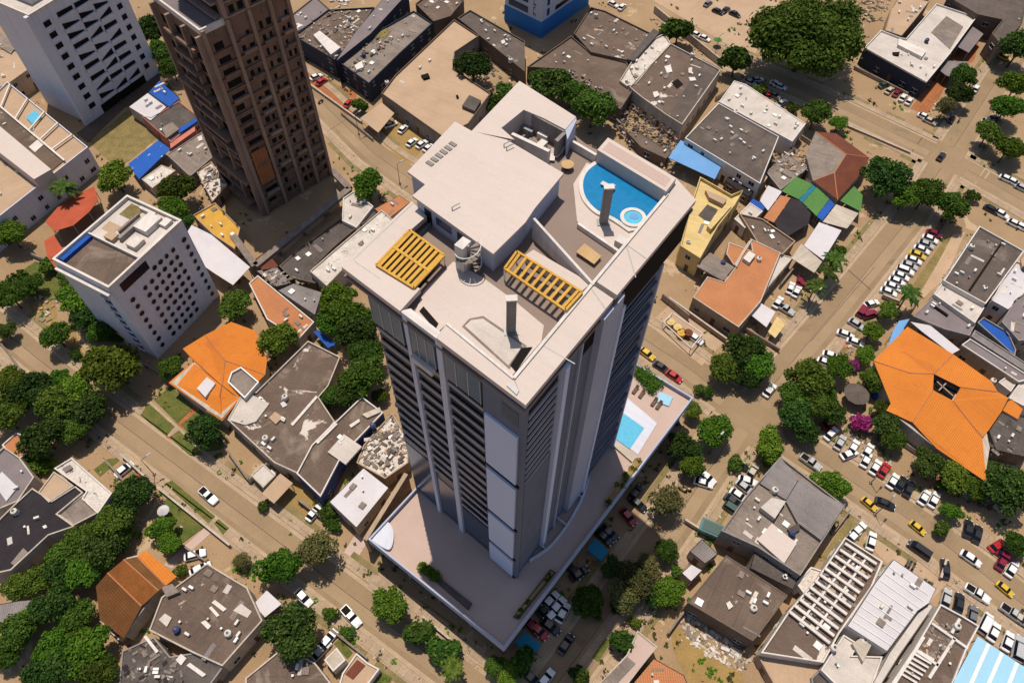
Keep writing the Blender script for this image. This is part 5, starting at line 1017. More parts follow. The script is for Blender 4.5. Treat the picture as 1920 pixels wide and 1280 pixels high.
def tree(kind,px,py,rp,label=None,z0=0,group='street and garden trees'):
    nt_[0]+=1; rd=random.Random(nt_[0]*7+1); cr,tr,R0,H0=PR[kind][nt_[0]%len(PR[kind])]
    s=1.0
    for _ in range(3): s=1.08*rp*PXM(px,py,z0+H0*s)/R0
    sz=s if kind not in('tree','bright') else max(.62*s,min(s,1.1+.15*s)); 
    zc=z0+H0*sz*(1.05 if kind!='palm' else .95); p=P(px,py,zc); p.z=z0
    nm,ds,ct=KN[kind]; o=thing(nm,p,label,ct,group); rz=rd.random()*6.28
    for mesh,n in ((tr,'trunk'),(cr,'crown')):
        c=bpy.data.objects.new(n,mesh); COL.objects.link(c); c.parent=o; c.rotation_euler=(0,0,rz); c.scale=(s*rd.uniform(.92,1.08) if n=='crown' else s,s,sz)
    if not label:
        d=ds if kind in('bush','magenta','palm','spiky','olive','great') else (('small ' if rp<24 else 'large ' if rp>40 else '')+ds); auto(o,d,ct,px,py,group)
    return o
def trees(k,kind,*l):
    for x,y,r in l: q=T(k,(x,y))[0]; tree(kind,q[0],q[1],r*.336)
trees('A','bright',(640,985,110)); trees('A','tree',(985,1050,115),(960,1170,95),(850,170,110),(900,290,80),(960,380,75),(1020,1240,70)); trees('A','palm',(350,1050,80))
tree('tree',20,440,32); 
trees('B','tree',(1210,370,105)); trees('B','bush',(1330,560,60),(1380,510,60),(1290,600,45)); trees('B','spiky',(585,590,45)); trees('B','bright',(625,1040,100))
trees('C','tree',(225,470,120),(450,600,140),(330,520,90)); trees('C','bright',(170,440,70)); trees('C','spiky',(930,170,85),(1255,340,90)); trees('C','bush',(1385,510,45))
tree('great',1512,68,112,'huge dark green spreading tree overhanging the sandy lot at the top right')
trees('D','tree',(1150,430,80),(1125,530,75),(330,630,100),(450,690,55),(720,990,140),(1080,1150,105),(940,1080,105),(1460,270,110),(1290,740,90),(1400,830,90)); trees('D','bright',(830,1090,100),(1445,480,95),(1390,600,95),(1440,830,65)); trees('D','olive',(1050,600,60)); trees('D','bush',(190,605,40),(1190,1090,45))
trees('E','bright',(640,800,185)); trees('E','tree',(60,400,100),(30,600,60),(310,620,100),(440,420,110),(490,520,90),(380,300,60),(180,340,70),(200,930,120),(310,1000,130),(430,920,110),(490,1040,110),(100,960,110),(30,1080,110),(240,1190,120),(400,1150,100),(540,1010,60),(1140,1160,105),(950,800,75),(570,600,80)); trees('E','bright',(60,860,90),(330,880,80)); trees('E','bush',(420,730,35),(270,230,60),(120,320,70),(530,600,60),(650,630,40))
trees('E','tree',(1310,450,100)); trees('F','bright',(115,650,120)); trees('F','tree',(560,590,125),(610,720,110),(600,850,130),(530,960,90)); trees('F','bright',(450,430,125),(520,520,120),(420,560,90)); trees('F','tree',(430,960,80),(690,960,50))
trees('G','tree',(1290,700,115),(1180,800,100),(1370,790,100),(1310,850,80)); trees('G','bright',(1430,1230,95),(1130,1160,110)); trees('G','tree',(960,1240,90),(1010,1040,60)); trees('G','bush',(1050,930,40),(1100,940,35))
trees('H','tree',(290,860,130),(200,960,95),(210,1070,100),(330,1000,110),(450,800,85),(270,1150,80),(640,870,75),(700,1030,60),(720,1120,85),(760,1200,80),(600,730,60),(420,1050,80)); trees('H','bright',(730,480,65),(640,600,70),(390,970,60),(1040,560,40)); trees('H','palm',(850,390,75),(430,200,75),(400,270,65),(330,350,65)); trees('H','spiky',(455,150,40))
trees('H','magenta',(580,1110,70),(530,790,45)); trees('I','tree',(740,230,110),(620,400,120),(450,510,110),(560,560,120),(360,570,110),(480,650,110),(330,650,100),(230,700,95),(110,740,90),(640,500,80),(700,330,90)); trees('I','bright',(900,420,80),(950,500,75),(690,440,70),(300,1080,120)); trees('I','tree',(300,850,120),(430,910,110),(500,1090,130),(350,1180,120),(100,1000,110),(560,1230,120),(230,1240,110),(30,1140,80),(180,920,80)); trees('I','bright',(420,1010,90),(60,960,70)); trees('I','bush',(1010,650,42),(200,50,60),(260,60,55),(130,20,70)); trees('I','olive',(1350,600,50))
trees('J','bright',(130,640,125)); trees('J','olive',(345,540,110)); trees('J','bright',(740,840,118)); trees('J','spiky',(920,1000,75),(1010,1085,75),(1060,1120,70)); trees('J','palm',(1100,1200,75),(950,970,50)); trees('J','tree',(210,1000,165),(1340,1190,75),(1400,1230,70)); trees('J','bush',(420,900,45),(510,990,40),(410,310,50),(430,390,45),(50,290,35)); trees('J','bush',(400,340,50))
trees('K','olive',(860,270,95)); trees('K','bright',(1010,60,85)); trees('K','tree',(860,540,75),(560,640,70),(420,820,100),(880,770,95),(800,790,70)); trees('K','olive',(690,700,105),(620,800,90),(760,650,80)); trees('K','spiky',(640,1060,75),(380,1245,65),(60,1150,70)); trees('K','bush',(920,650,40),(690,940,35),(590,870,45),(470,900,40),(1250,60,50),(1440,20,60))
trees('L','bright',(400,180,105),(80,30,60)); trees('L','tree',(950,60,95),(1100,130,100),(1210,190,85),(1400,200,140),(1330,130,90),(1440,500,70)); trees('L','bright',(1080,325,60)); trees('L','spiky',(1030,410,45)); trees('L','bush',(1370,1285,40),(1060,180,50))
# hedges in the podium planters and on the courtyard edge
def hedge(pts,z0,h,label):
    p=RP(z0,*pts); o=sum(p,Vector())/len(p); t=thing('hedge',(o.x,o.y,z0),label,'hedge'); rd=random.Random(len(label)); bl=[]
    a=(p[0]+p[3])/2 if len(p)==4 else p[0]
    xs=[q.x for q in p];ys=[q.y for q in p]
    import mathutils
    k=0
    while k<60:
        q=Vector((rd.uniform(min(xs),max(xs)),rd.uniform(min(ys),max(ys)),0)); inside=all((p[(i+1)%len(p)]-p[i]).cross(q-Vector((p[i].x,p[i].y,0))).z>0 for i in range(len(p)))
        k+=1
        if inside: bl.append((q.x-o.x,q.y-o.y,h*.45,h*.6))
    me=leafmesh('foliage',bl,260*len(bl)//4,.16,lf_bright,rd); c=bpy.data.objects.new('foliage',me); COL.objects.link(c); c.parent=t
    m=MB(); m.prism(inset(p,.15),z0,z0+h*.5); m.build('soil',m_yard,t)
hedge([(1131,942),(1143,945),(1204,868),(1192,858)],PZ+.45,.9,'long green hedge in the white podium planter by the lower pool'); hedge([(786,1064),(793,1057),(825,1080),(815,1090)],PZ+.45,.9,'dark hedge end in the left podium planter'); hedge([(1188,700),(1206,690),(1238,725),(1222,735)],PZ,1.5,'green hedge behind the loungers on the podium pool deck')
hedge([(965,1152),(972,1157),(1040,1074),(1033,1068)],PZ+.4,.4,'dark low hedge strip in the right podium planter')
# ------------------------------------------------------------------ vehicles
paint={}
for n,c in (('white',(.74,.72,.7)),('silver',(.42,.42,.42)),('grey',(.14,.14,.145)),('black',(.018,.018,.02)),('red',(.42,.015,.015)),('maroon',(.2,.008,.03)),('yellow',(.62,.40,.03)),('green',(.03,.07,.05)),('beige',(.5,.42,.32)),('teal',(.03,.14,.15))):
    paint[n]=PLAIN(n+'_paint',c,.3,.5,0,.4)
m_tyre=PLAIN('tyre',(.02,.02,.02),.8,.2); m_lamp=PLAIN('lamp_glass',(.7,.7,.66),.15,.6); m_tail=PLAIN('tail_lamp',(.3,.01,.01),.2,.5)
CP={}
def me_of(mb,name,mats,sm=False):
    o=mb.build(name,mats); COL.objects.unlink(o); me=o.data; bpy.data.objects.remove(o); 
    for p in me.polygons: p.use_smooth=sm
    return me
def loft(rows):                           # rows: (x, half width, z low, z high, top half width)
    m=MB()
    for i in range(len(rows)-1):
        (x0,w0,a0,b0,t0),(x1,w1,a1,b1,t1)=rows[i],rows[i+1]
        A=[(x0,-w0,a0),(x0,-w0*1.02,(a0+b0)/2),(x0,-t0,b0),(x0,t0,b0),(x0,w0*1.02,(a0+b0)/2),(x0,w0,a0)]; B=[(x1,-w1,a1),(x1,-w1*1.02,(a1+b1)/2),(x1,-t1,b1),(x1,t1,b1),(x1,w1*1.02,(a1+b1)/2),(x1,w1,a1)]
        for k in range(6): j=(k+1)%6; m.face([A[k],B[k],B[j],A[j]])
        if i==0: m.face(A)
        if i==len(rows)-2: m.face(B[::-1])
    return m
def car_proto(kind):
    if kind in CP: return CP[kind]
    if kind=='car': L,wd,hb,ht,x0,x1,x2,x3=4.3,.86,.86,1.43,1.0,.35,-1.15,-1.75
    elif kind=='suv': L,wd,hb,ht,x0,x1,x2,x3=4.5,.92,1.0,1.72,1.05,.5,-1.85,-2.15
    elif kind=='van': L,wd,hb,ht,x0,x1,x2,x3=4.7,.93,1.1,1.95,1.7,1.1,-2.2,-2.32
    else: L,wd,hb,ht,x0,x1,x2,x3=5.0,.93,1.0,1.72,.95,.45,-.45,-.6     # pickup
    h=L/2; b=loft([(-h,wd*.86,.32,hb-.12,wd*.72),(-h+.18,wd,.24,hb,wd*.86),(x3,wd,.22,hb+.02,wd*.9),(x0,wd,.22,hb+.02,wd*.9),(h-.55,wd*.97,.22,hb-.1,wd*.84),(h-.14,wd*.9,.24,hb-.22,wd*.76),(h,wd*.76,.32,hb-.36,wd*.62)])
    parts={'body':(me_of(b,'body',None,True),'p')}
    tw_=wd*.74; bw_=wd*.9; zz=hb+.02
    def quad4(n,pts): m=MB(); m.face(pts); parts[n]=(me_of(m,n.strip('0'),m_glass),'g')
    m=MB(); m.hexa([(x2,-tw_,ht-.06),(x1,-tw_,ht-.06),(x1,tw_,ht-.06),(x2,tw_,ht-.06),(x2+.08,-tw_*.93,ht),(x1-.1,-tw_*.93,ht),(x1-.1,tw_*.93,ht),(x2+.08,tw_*.93,ht)]); parts['roof']=(me_of(m,'roof',None),'p')
    quad4('windshield',[(x0,-bw_,zz),(x0,bw_,zz),(x1,tw_,ht-.05),(x1,-tw_,ht-.05)]); quad4('rear_window',[(x3,bw_,zz),(x3,-bw_,zz),(x2,-tw_,ht-.05),(x2,tw_,ht-.05)])
    quad4('side_window',[(x3,-bw_,zz),(x0,-bw_,zz),(x1,-tw_,ht-.05),(x2,-tw_,ht-.05)]); quad4('side_window0',[(x0,bw_,zz),(x3,bw_,zz),(x2,tw_,ht-.05),(x1,tw_,ht-.05)])
    if kind=='pickup':
        m=MB(); m.face([(-h+.25,-wd*.75,hb+.03),(x3-.1,-wd*.75,hb+.03),(x3-.1,wd*.75,hb+.03),(-h+.25,wd*.75,hb+.03)]); parts['load_bed']=(me_of(m,'load_bed',m_dark),'g')
    i=0
    for sx in (h*.62,-h*.6):
        for sy in (-1,1):
            m=MB(); m.tube((sx,sy*(wd-.16),.31),(sx,sy*(wd+.03),.31),.31,.31,14); m.tube((sx,sy*(wd+.03),.31),(sx,sy*(wd+.045),.31),.17,.17,10,m_steel) if False else None; parts['wheel'+'0'*i]=(me_of(m,'wheel',m_tyre),'g'); m=MB(); m.tube((sx,sy*(wd+.03),.31),(sx,sy*(wd+.045),.31),.18,.17,10); parts['rim'+'0'*i]=(me_of(m,'rim',m_steel),'w'); i+=1
    i=0
    for sy in (-1,1):
        m=MB(); m.box((h-.1,sy*wd*.6,hb-.34),.16,.34,.14); parts['headlight'+'0'*i]=(me_of(m,'headlight',m_lamp),'g')
        m=MB(); m.box((-h+.05,sy*wd*.66,hb-.3),.14,.28,.16); parts['tail_light'+'0'*i]=(me_of(m,'tail_light',m_tail),'g'); i+=1
    CP[kind]=parts; return parts
cache={}; nc=[0]
def car(px,py,col,rz,kind='car',label=None,sc=.89,grp='cars parked and driving in the streets'):
    nc[0]+=1; rd=random.Random(nc[0]*5); rz=rz+R(rd.uniform(-3,3)); p=P(px,py,.8); p.z=.02
    key=(kind,col); nm={'car':'car','suv':'car','van':'van','pickup':'pickup_truck'}[kind]; ct=nm.replace('_',' ')
    if key not in cache:
        t=thing(nm,p,None,ct); 
        for n,(me,tp_) in car_proto(kind).items():
            if tp_=='p': me=me.copy(); me.materials.clear(); me.materials.append(paint[col])
            c=bpy.data.objects.new(n.strip('0'),me); COL.objects.link(c); c.parent=t if tp_!='w' else wl
            if n.startswith('wheel'): wl=c
        cache[key]=t
    else: t=copy_tree(cache[key])
    t.location=p; t.rotation_euler=(0,0,rz); t.scale=(sc,sc,sc); t['category']=ct; t['group']=grp
    if label: t['label']=label
    else:
        if 'label' in t: del t['label']
        auto(t,f'{col} {"boxy " if kind=="suv" else ""}{ct}',ct,px,py,grp)
    return t
rA=R(-40); rB=R(52)
def cars(k,*l):
    for e in l: q=T(k,e[:2])[0]; car(q[0],q[1],e[2],{'A':rA,'B':rB,'a':rA+math.pi,'b':rB+math.pi}.get(e[3],e[3] if not isinstance(e[3],str) else 0),*(e[4:]))
cars('A',)
cars('B',(335,425,'white',R(40)),(365,452,'red','B'),(515,572,'red',R(65)),(750,690,'white',R(30)),(822,715,'white',R(60)),(870,790,'white',R(55)),(925,800,'white',R(50)),(965,820,'white',R(50)))
cars('C',(565,20,'white','A'),(615,35,'white',R(60)),(1030,190,'white',R(-35)),(1075,210,'white',R(-35)),(1095,15,'grey','B'),(1150,60,'black','A'),(1195,50,'black','B'),(1245,75,'black','A'),(1330,455,'silver','A'),(1370,440,'silver',R(10)),(1478,465,'white','A'))
cars('D',(130,478,'white',R(-30)),(100,530,'grey',R(-50)),(140,570,'silver',R(40)),(62,525,'red',R(60)),(710,470,'green',R(30)),(740,500,'beige',R(45)),(780,515,'maroon','B'),(815,540,'white','B'),(850,560,'white','B'),(1420,235,'yellow','A'),(1393,268,'yellow',R(10)),(1358,295,'yellow','A'),(1385,318,'yellow','A'),(1448,180,'white',R(50)),(1330,655,'grey',R(5)),(1290,675,'silver',R(-10)),(1030,868,'black','B'),(1395,995,'white','A'),(1432,1012,'white','A'),(1482,1045,'silver','A'),(1365,1190,'white','A'),(1440,1245,'white','A'),(1480,1262,'white','A'),(1310,1165,'black','A'),(1088,660,'black','B'),(1222,490,'white','B'),(935,648,'white','A'),(965,672,'beige','A'))
for i,c in enumerate(['maroon','white','silver','white','yellow','white','silver','white','white','white','white','white']):
    f=i/11; q=T('H',(990-255*f,50+325*f))[0]; car(q[0],q[1],c,R(-28),kind='suv' if i in(7,) else 'car')
cars('H',(640,440,'white',R(20)),(590,480,'maroon','B','suv'),(630,500,'maroon',R(20),'suv'),(555,555,'silver','A'),(495,612,'white',R(-25)),(550,655,'white',R(-25)),(415,730,'white',R(-25)),(385,770,'white',R(-25)),(240,310,'maroon',R(70)),(265,340,'maroon','A'),(188,352,'white',R(60)),(222,372,'white',R(60)),(118,432,'white','B'),(158,470,'silver','A','pickup'),(70,920,'white','B'),(410,1110,'red',R(20)),(415,1165,'white',R(40)),(465,1215,'silver',R(50)),(540,1240,'white','B'),(620,1260,'white','B'))
cars('G',(1025,635,'white','A'),(755,720,'yellow','A'),(905,845,'red',R(-38)),(960,770,'black','A') if False else (835,795,'black','A'),(1440,925,'white','B'))
cars('I',(690,85,'white','B'),(652,120,'white','B','van') if False else (740,150,'red',R(45)),(1160,232,'white','A','pickup'),(1085,562,'white',R(20)),(1115,640,'white',R(30)))
cars('J',(530,905,'white','A','pickup'),(400,1035,'white','B'),(362,1095,'silver','B'),(62,135,'white',R(60)),(325,325,'white',R(60)),(1470,70,'silver','B') if False else (228,850,'grey',R(50)),(265,800,'white','A'))
cars('K',(1090,130,'white','A'),(1070,160,'white',R(-20)),(1270,65,'black',R(-20)),(1318,150,'white',R(-20)),(1300,185,'silver','A'),(1268,232,'white','A'),(1238,265,'black','A'),(1238,310,'green','A','suv'),(1345,95,'beige','B'),(650,350,'red',R(-55)),(705,278,'black','A'),(545,440,'black','A'),(515,465,'black','A'),(375,665,'black',R(30)),(345,650,'black','A'),(215,815,'white',R(45)),(255,848,'white',R(45)),(228,895,'white',R(45)),(188,860,'black',R(45)),(285,885,'white',R(60)),(150,985,'red','A'),(115,965,'maroon','A'),(215,960,'black','A'),(300,1060,'black','B'),(188,1255,'white','B'),(110,1250,'black','A'),(690,215,'black','B'))
cars('L',(300,45,'silver','A','pickup'),(515,0,'white',R(20)),(610,32,'white','B'),(662,72,'white','B'),(712,88,'red','B'),(760,150,'white','B'),(805,165,'black','B'),(850,195,'black','B'),(935,240,'white','B'),(990,255,'white','B'),(716,275,'black',R(-25)),(565,428,'white','B','van') if False else (567,420,'white',R(40)),(540,455,'white',R(40)),(640,485,'white',R(65)),(905,533,'black','a','van'),(1195,582,'white','A'),(1052,640,'black',R(75)),(1232,778,'white','A','pickup'),(1130,830,'black',R(65)),(1058,805,'silver',R(60)),(1205,900,'grey',R(60)),(1275,945,'white','B','van'),(1325,992,'white','B'),(1402,1045,'white',R(55)),(1462,1085,'silver',R(60),'suv',None,1.05),(1430,890,'silver','A','pickup'),(1465,915,'beige','A'),(1180,415,'black',R(62)),(1232,445,'black',R(62)),(1425,640,'white',R(50)),(1370,600,'maroon',R(50)),(1395,575,'maroon','A'),(1345,510,'red',R(30)))
for x_,y_ in ((628,277),(899,410),(1388,752)): q=T('L',(x_,y_))[0]; car(q[0],q[1],'yellow',rA-R(8),'car',None,.74)
# motorcycles
def moto(px,py,col,rz):
    p=P(px,py); t=thing('motorcycle',p,None,'motorcycle','motorcycles'); X=Vector((math.cos(rz),math.sin(rz),0)); u=Vector((0,0,1)); Y=Vector((-X.y,X.x,0))
    for s in (-.65,.65):
        c=p+X*s+u*.32; m=MB(); m.tube(c-Y*.07,c+Y*.07,.32,.32,14); m.build('wheel',m_tyre,t)
    m=MB(); m.beam(p-X*.6+u*.45,p+X*.55+u*.5,.28,.3); m.beam(p+X*.2+u*.75,p+X*.55+u*.7,.32,.18); m.build('frame',paint[col],t)
    m=MB(); m.beam(p-X*.75+u*.76,p+X*.1+u*.76,.3,.1); m.build('saddle',m_blackm,t); m=MB(); m.tube(p+X*.5+u*1.0-Y*.36,p+X*.5+u*1.0+Y*.36,.03,.03,6); m.tube(p+X*.68+u*.32,p+X*.5+u*1.0,.04,.04,6); m.build('handlebar',m_steel,t)
    auto(t,col+' motorcycle','motorcycle',px,py,'motorcycles')
for k,x,y,c in (('L',845,620,'black'),('L',865,632,'black'),('L',830,612,'grey'),('K',950,205,'yellow'),('K',975,200,'yellow'),('D',1120,680,'black'),('B',362,575,'black'),('L',1465,890,'black')):
    q=T(k,(x,y))[0]; moto(q[0],q[1],c,rA+R(8) if c=='yellow' else rB)
# street furniture: lamp posts, parasols, tanks, dumpster, rubble
def lamp(px,py,label,h=6.5):
    p=P(px,py); t=thing('street_lamp',p,label,'street lamp','street lamps'); m=MB(); m.tube(p,p+Vector((0,0,h)),.09,.05); m.build('post',m_blackm,t)
    q=p+Vector((0,0,h)); e=q+Vector((.9,.9,.15)); m=MB(); m.tube(q,e,.06,.05); m.build('arm',m_blackm,t); m=MB(); m.beam(e-Vector((.1,.1,.1)),e+Vector((.5,.5,-.05)),.3,.14); m.build('lamp_head',m_steel,t); m=MB(); m.box((p.x,p.y,0),.5,.5,.35); m.build('base',m_conc,t)
lamp(673,252,'dark street lamp on the street behind the rooftop pool tower'); lamp(1512,583,'dark street lamp on the side street opposite the maroon cars'); lamp(1632,905,'dark street lamp on the avenue beside the yellow motorcycles')
lamp(1340,105,'dark street lamp beside the sandy lot at the top'); lamp(290,890,'dark street lamp by the left street near the white and red cars'); lamp(1640,965,'dark street lamp at the kerb by the white cars in the tan yard'); lamp(750,345,'dark street lamp in front of the tan awning cars'); lamp(1330,850,'dark street lamp on the corner of the side street and avenue')
def parasol(px,py,r,mat,label,h=2.5):
    p=P(px,py,h); p.z=0; t=thing('parasol',p,label,'parasol'); m=MB(); n=10
    for i in range(n):
        a=2*math.pi*i/n;b=2*math.pi*(i+1)/n; m.face([p+Vector((math.cos(a)*r,math.sin(a)*r,h-.45)),p+Vector((math.cos(b)*r,math.sin(b)*r,h-.45)),p+Vector((0,0,h+.25))])
    m.build('canopy',mat,t); m=MB(); m.tube(p,p+Vector((0,0,h)),.04,.04,6); m.build('pole',m_steel,t)
q=T('I',(905,312))[0]; parasol(*q,1.1,m_seam,'white round parasol at the edge of the long lawn'); q=T('H',(560,940))[0]; parasol(*q,2.6,m_dkmemb,'large dark grey parasol among trees left of the big orange roof',3.2); q=T('C',(1150,215))[0]; parasol(*q,1.3,m_green,'green parasol beside the sandy lot'); q=T('A',(1330,50))[0]
q=T('H',(672,948))[0]; p=P(*q,1); t=thing('water_tank',(p.x,p.y,0),'bright blue water tank among the trees left of the big orange roof','water tank'); m=MB(); m.tube((p.x,p.y,0),(p.x,p.y,1.3),.95,.85,18); m.build('tank_body',m_blue,t); m=MB(); m.tube((p.x,p.y,1.3),(p.x,p.y,1.5),.5,.4,14); m.build('lid',m_blue,t)
q=T('F',(372,632))[0]; p=P(*q,2.4); bld('canopy','bright blue tarpaulin under the trees left of the tall tower','canopy','F',[(320,600),(345,590),(450,670),(400,690)],2.4,m_blue,m_blue,None,post=True)
def tanks(k,*l):
    for x,y,z,c in l:
        q=T(k,(x,y))[0]; p=P(*q,z+.6); t=thing('water_tank',(p.x,p.y,z-.35),None,'water tank','rooftop water tanks'); b=Vector((p.x,p.y,z-.35)); r=.6
        m=MB(); m.tube(b,b+Vector((0,0,1.0)),r,r*.94,16); m.tube(b+Vector((0,0,1.0)),b+Vector((0,0,1.2)),r*.94,r*.4,16); m.build('tank_body',m_tank if c=='dark blue' else m_tankw,t); m=MB(); m.tube(b+Vector((0,0,1.2)),b+Vector((0,0,1.3)),r*.36,r*.36,12); m.build('lid',m_blackm,t); auto(t,c+' roof tank','water tank',*q,'rooftop water tanks')
tanks('B',(600,300,6,'dark blue'),(580,215,6,'pale'),(520,95,6,'pale'),(1420,330,5,'pale'),(730,455,5,'pale')); tanks('C',(1250,620,5.2,'pale'),(1010,300,5.6,'pale'),(470,80,5.5,'pale')); tanks('D',(950,220,5.5,'dark blue'),(440,900,4.5,'pale'))
tanks('F',(160,960,4.5,'pale'),(50,1190,4.5,'pale'),(650,1120,5,'dark blue')); tanks('I',(75,320,5,'pale'),(980,980,4.6,'dark blue'),(1270,1000,4.6,'pale')); tanks('K',(1350,860,5.6,'pale')); tanks('L',(100,200,6.5,'pale'),(200,440,6.5,'dark blue'),(600,1040,4.6,'pale'),(1120,960,5,'pale'),(430,1080,5,'pale')); tanks('H',(1200,120,6.5,'pale'),(1320,870,3.6,'pale'),(1500,240,6,'dark blue')); tanks('G',(1180,210,4.5,'dark blue'),(1380,190,4.5,'pale'))
q=T('K',(1112,425))[0]; p=P(*q,1.3); t=thing('dumpster',(p.x,p.y,0),'teal metal dumpster truck box by the corrugated roof building','dumpster'); m=MB(); m.box((p.x,p.y,.25),4.2,2.4,2.0,R(-25),tz=-.06); m.build('container',paint['teal'],t); m=MB(); m.box((p.x,p.y,2.25),3.6,1.9,.12,R(-25)); m.build('lid',paint['green'],t)
for s in (-1,1): m=MB(); m.box((p.x+math.cos(R(-25))*1.4*s,p.y+math.sin(R(-25))*1.4*s,0),.5,2.2,.26,R(-25)); m.build('skid',m_steel,t)
# yellow tank frame on the forecourt
fr=T('G',(845,545),(895,495),(1065,610),(1000,690)); p=RP(2.2,*fr); o=sum(p,Vector())/4; t=thing('tank_frame',(o.x,o.y,0),'cream box frame holding yellow and brown drums on the forecourt of the terracotta house','frame')
for i in range(4): m=MB(); m.beam(p[i]-Vector((0,0,.2)),p[(i+1)%4]-Vector((0,0,.2)),.2,.2); m.build('rail',m_plastw,t); m=MB(); m.tube((p[i].x,p[i].y,0),p[i],.08,.08,6); m.build('post',m_plastw,t)
for j,(x,y,c,lb) in enumerate(((885,545,m_yellow,'yellow drum at the upper end of the cream box frame'),(925,575,m_yellow,'middle yellow drum in the cream box frame'),(945,605,m_gold,'golden drum beside the brown one in the cream box frame'),(985,605,m_rust,'dark brown drum in the cream box frame'))):
    q=T('G',(x,y))[0]; c0=P(*q,1.4); t=thing('drum',(c0.x,c0.y,0),lb,'drum'); m=MB(); m.tube((c0.x,c0.y,.05),(c0.x,c0.y,1.5),.95,.95,18); m.build('barrel',c,t); m=MB(); m.tube((c0.x,c0.y,1.5),(c0.x,c0.y,1.6),.4,.35,12); m.build('lid',c,t)
# rubble heaps and litter: uncountable debris
def rubble(k,pts,n,z,size,mats,label,flat=.5):
    px=T(k,*pts); rd=random.Random(n+int(px[0][0])); p=poly(px,z); xs=[q.x for q in p];ys=[q.y for q in p]; m=MB(); i=0; tries=0
    def inp(x,y):
        c=False; j=len(p)-1
        for a in range(len(p)):
            if (p[a].y>y)!=(p[j].y>y) and x<(p[j].x-p[a].x)*(y-p[a].y)/(p[j].y-p[a].y)+p[a].x: c=not c
            j=a
        return c
    while i<n*1.3 and tries<n*40:
        tries+=1; x=rd.uniform(min(xs),max(xs)); y=rd.uniform(min(ys),max(ys))
        if not inp(x,y): continue
        s=.5*size*rd.uniform(.3,1.4)**1.7; i+=1
        m.box((x,y,z),s*rd.uniform(.8,2.4),s*rd.uniform(.5,1.1),s*flat*rd.uniform(.2,1.0),(R(-40)+R(90)*rd.randint(0,1)+rd.gauss(0,.25)) if rd.random()<.75 else rd.random()*3.14,rd.choice(mats),tz=rd.uniform(0,.2))
    o=m.build('rubble'); tag(o,label,'rubble',None,'stuff'); return o
MW=[m_wrub,m_plastt,m_conc,m_conc,m_dkconc]; MD=[m_dkconc,m_conc,m_plastbr,m_black]; MX=[m_wrub,m_plastt,m_memb,m_conc,m_memb,m_gray,m_dkconc,m_tan,m_plastbr,m_conc]
rubble('K',[(940,930),(1000,905),(1100,950),(1260,1090),(1350,1140),(1290,1230),(1120,1130),(980,1060)],260,.02,.8,[m_plastw,m_plast,m_conc,m_plastt,m_wrub],'scattered pale rubble across the yellow dirt yard')
rubble('C',[(610,560),(680,530),(870,710),(940,690),(940,800),(870,870),(700,760),(560,720)],260,2.2,.9,MD,'dark grey rubble heap behind the rooftop pool tower'); rubble('C',[(560,690),(620,650),(860,820),(950,960),(900,980),(640,800)],140,1.2,.8,MX,'mixed rubble and planks beneath the sky blue canopy')
rubble('C',[(300,380),(420,430),(520,500),(480,520),(330,470)],80,5.0,.9,MW,'grey rubble on the dark brown warehouse roof'); rubble('D',[(540,20),(600,-40),(755,-20),(700,110),(620,140),(570,90)],120,.02,1.1,MX,'white rubble and beams beside the huge spreading tree')
rubble('D',[(60,860),(250,800),(350,910),(200,1000),(100,980)],120,2.8,1.0,MX,'jumbled boards and sheets on the market stalls'); rubble('B',[(1250,240),(1300,330),(1480,390),(1400,480),(1310,500),(1080,360),(1000,330),(1090,270)],120,.05,1.1,MX,'building rubble around the courtyard tree')
rubble('B',[(440,330),(560,200),(620,60),(400,70),(230,200)],90,5.6,1.0,MW,'white and grey rubble on the grey workshop roof'); rubble('B',[(600,260),(720,180),(780,200),(560,420),(500,370)],60,5.8,.9,MW,'pale rubble along the mossy workshop roof'); rubble('B',[(420,0),(500,-20),(540,20),(440,50)],20,.1,1.6,[m_plastw,m_wrub],'white stone blocks at the top edge by the grey workshop')
rubble('F',[(600,1230),(760,1060),(840,1200),(840,1320),(720,1410),(570,1320)],160,3.6,1.1,MX,'beams and junk over the beige shanty roofs'); rubble('F',[(20,300),(100,250),(280,300),(330,330),(200,340),(100,350)],70,2.8,.9,MX,'planks and stones on the dark slum roofs'); rubble('A',[(1100,960),(1180,910),(1270,1030),(1190,1110)],70,3.0,1.0,MX,'broken boards on the beige ruined roof')
rubble('I',[(700,1100),(850,1030),(940,1130),(1100,1180),(1000,1290),(700,1290)],120,3.5,.9,MD+[m_gray,m_conc],'dark debris over the ruined grey roof'); rubble('L',[(330,720),(480,520),(660,610),(600,740),(440,930),(250,900)],150,4.5,.9,MX,'debris between the white concrete beams'); rubble('L',[(880,1080),(1020,900),(1130,1000),(1060,1120),(960,1200)],90,4.5,.8,MX,'debris on the divided brown roof')
rubble('E',[(150,420),(330,390),(340,560),(220,560)],40,.05,.9,[m_conc,m_plastt,m_plast],'garden rocks by the bushes at the left'); rubble('D',[(1000,560),(1080,560),(1100,680),(980,700),(940,650)],40,.05,.8,MX,'litter under the thin tree at the crossroads'); rubble('H',[(1300,1140),(1400,1080),(1470,1280),(1290,1290)],60,3.4,.9,MD,'dark debris by the thatch roof')
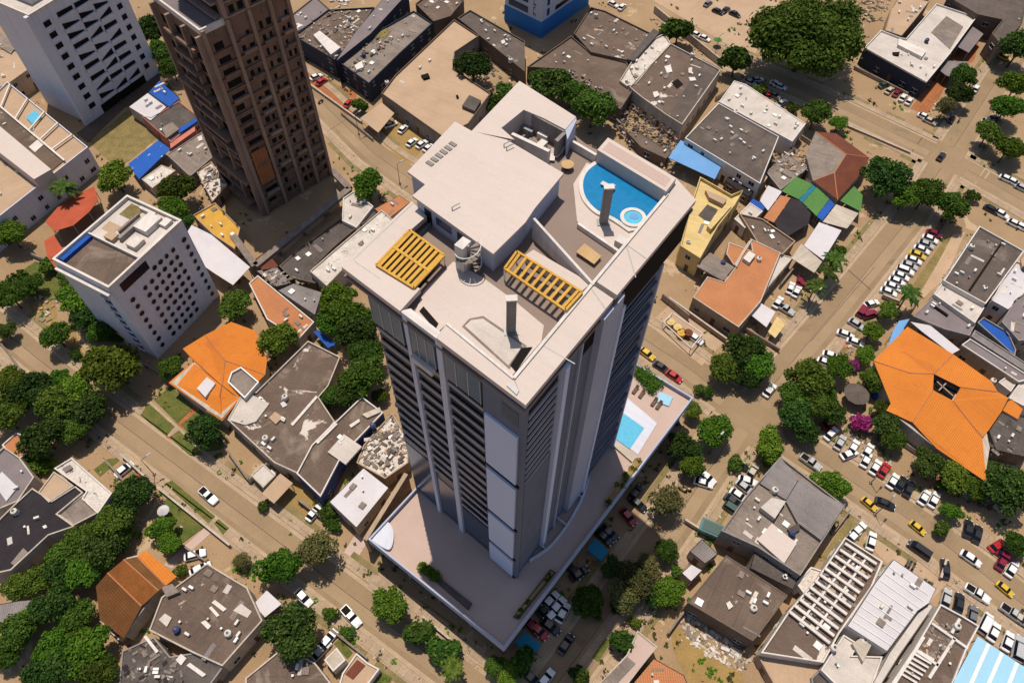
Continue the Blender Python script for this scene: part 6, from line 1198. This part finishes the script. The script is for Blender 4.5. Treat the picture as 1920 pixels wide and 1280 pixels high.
rubble('L',[(1140,70),(1290,130),(1360,330),(1200,300),(1000,180),(900,130)],120,.05,.9,[m_tcpave,m_plast,m_plastbr,m_rust],'litter and stones under the trees along the avenue'); rubble('C',[(780,80),(1160,330),(1200,400),(1140,360),(760,110)],80,.05,.8,MX,'stones along the boundary of the sandy lot'); rubble('C',[(1270,420),(1400,430),(1488,520),(1400,560),(1300,470)],70,.1,1.0,MX,'junk behind the pale roof apron')
rubble('H',[(500,640),(600,780),(600,900),(560,880),(470,720)],60,.05,.7,[m_plast,m_pinkr,m_conc],'pale pebbles and petals left of the big orange roof'); rubble('H',[(480,1080),(650,1040),(740,1240),(640,1280),(500,1200)],80,.05,.8,MX,'garden stones below the magenta bush')
# litter, stones and weeds over the bare ground
def scatter(name,n,mats,smin,smax,flat,label,weed=False,seed=1):
    rd=random.Random(seed); m=MB(); v=[];f=[]; k=0
    while k<n:
        px,py=rd.uniform(-20,1940),rd.uniform(-20,1300); q=P(px,py)
        near=min(min((q-c).length-STREETS[i][1]/2 for c in DEN[i][::2]) for i in range(4))
        if near<(.5 if weed else .2): continue
        if rd.random()>(1.0 if near<6 else .45): continue
        k+=1; c=Vector((q.x,q.y,.02))
        for _ in range(rd.randint(1,4)):
            d=c+Vector((rd.gauss(0,.7),rd.gauss(0,.7),0)); s=rd.uniform(smin,smax)
            if weed:
                for _ in range(7):
                    a=rd.random()*6.28; e=Vector((math.cos(a),math.sin(a),rd.uniform(.4,1.2)))*s; sd_=Vector((-math.sin(a),math.cos(a),0))*s*.35; b=len(v)
                    v+= [d-sd_,d+sd_,d+e+sd_*.6,d+e-sd_*.6]; f.append((b,b+1,b+2,b+3))
            else: m.box(d,s*rd.uniform(.6,1.8),s*rd.uniform(.5,1),s*flat,rd.random()*3.14,rd.choice(mats),tz=.2)
    if weed:
        me=bpy.data.meshes.new(name); me.from_pydata([q[:] for q in v],[],f); me.materials.append(mats[0]); o=bpy.data.objects.new(name,me); COL.objects.link(o)
    else: o=m.build(name)
    tag(o,label,'ground cover',None,'stuff')
scatter('litter',900,[m_plastt,m_conc,m_wrub,m_tan,m_dkconc,m_plast,m_rust],.08,.38,.35,'small stones and litter over the dusty ground beside the streets')
scatter('weeds',700,[lf_olive],.15,.5,1,'dry weeds and tufts growing along walls and verges',True,2); scatter('weeds',450,[lf_bright],.15,.55,1,'fresh green weeds in the yards and along kerbs',True,3)
finish_labels()
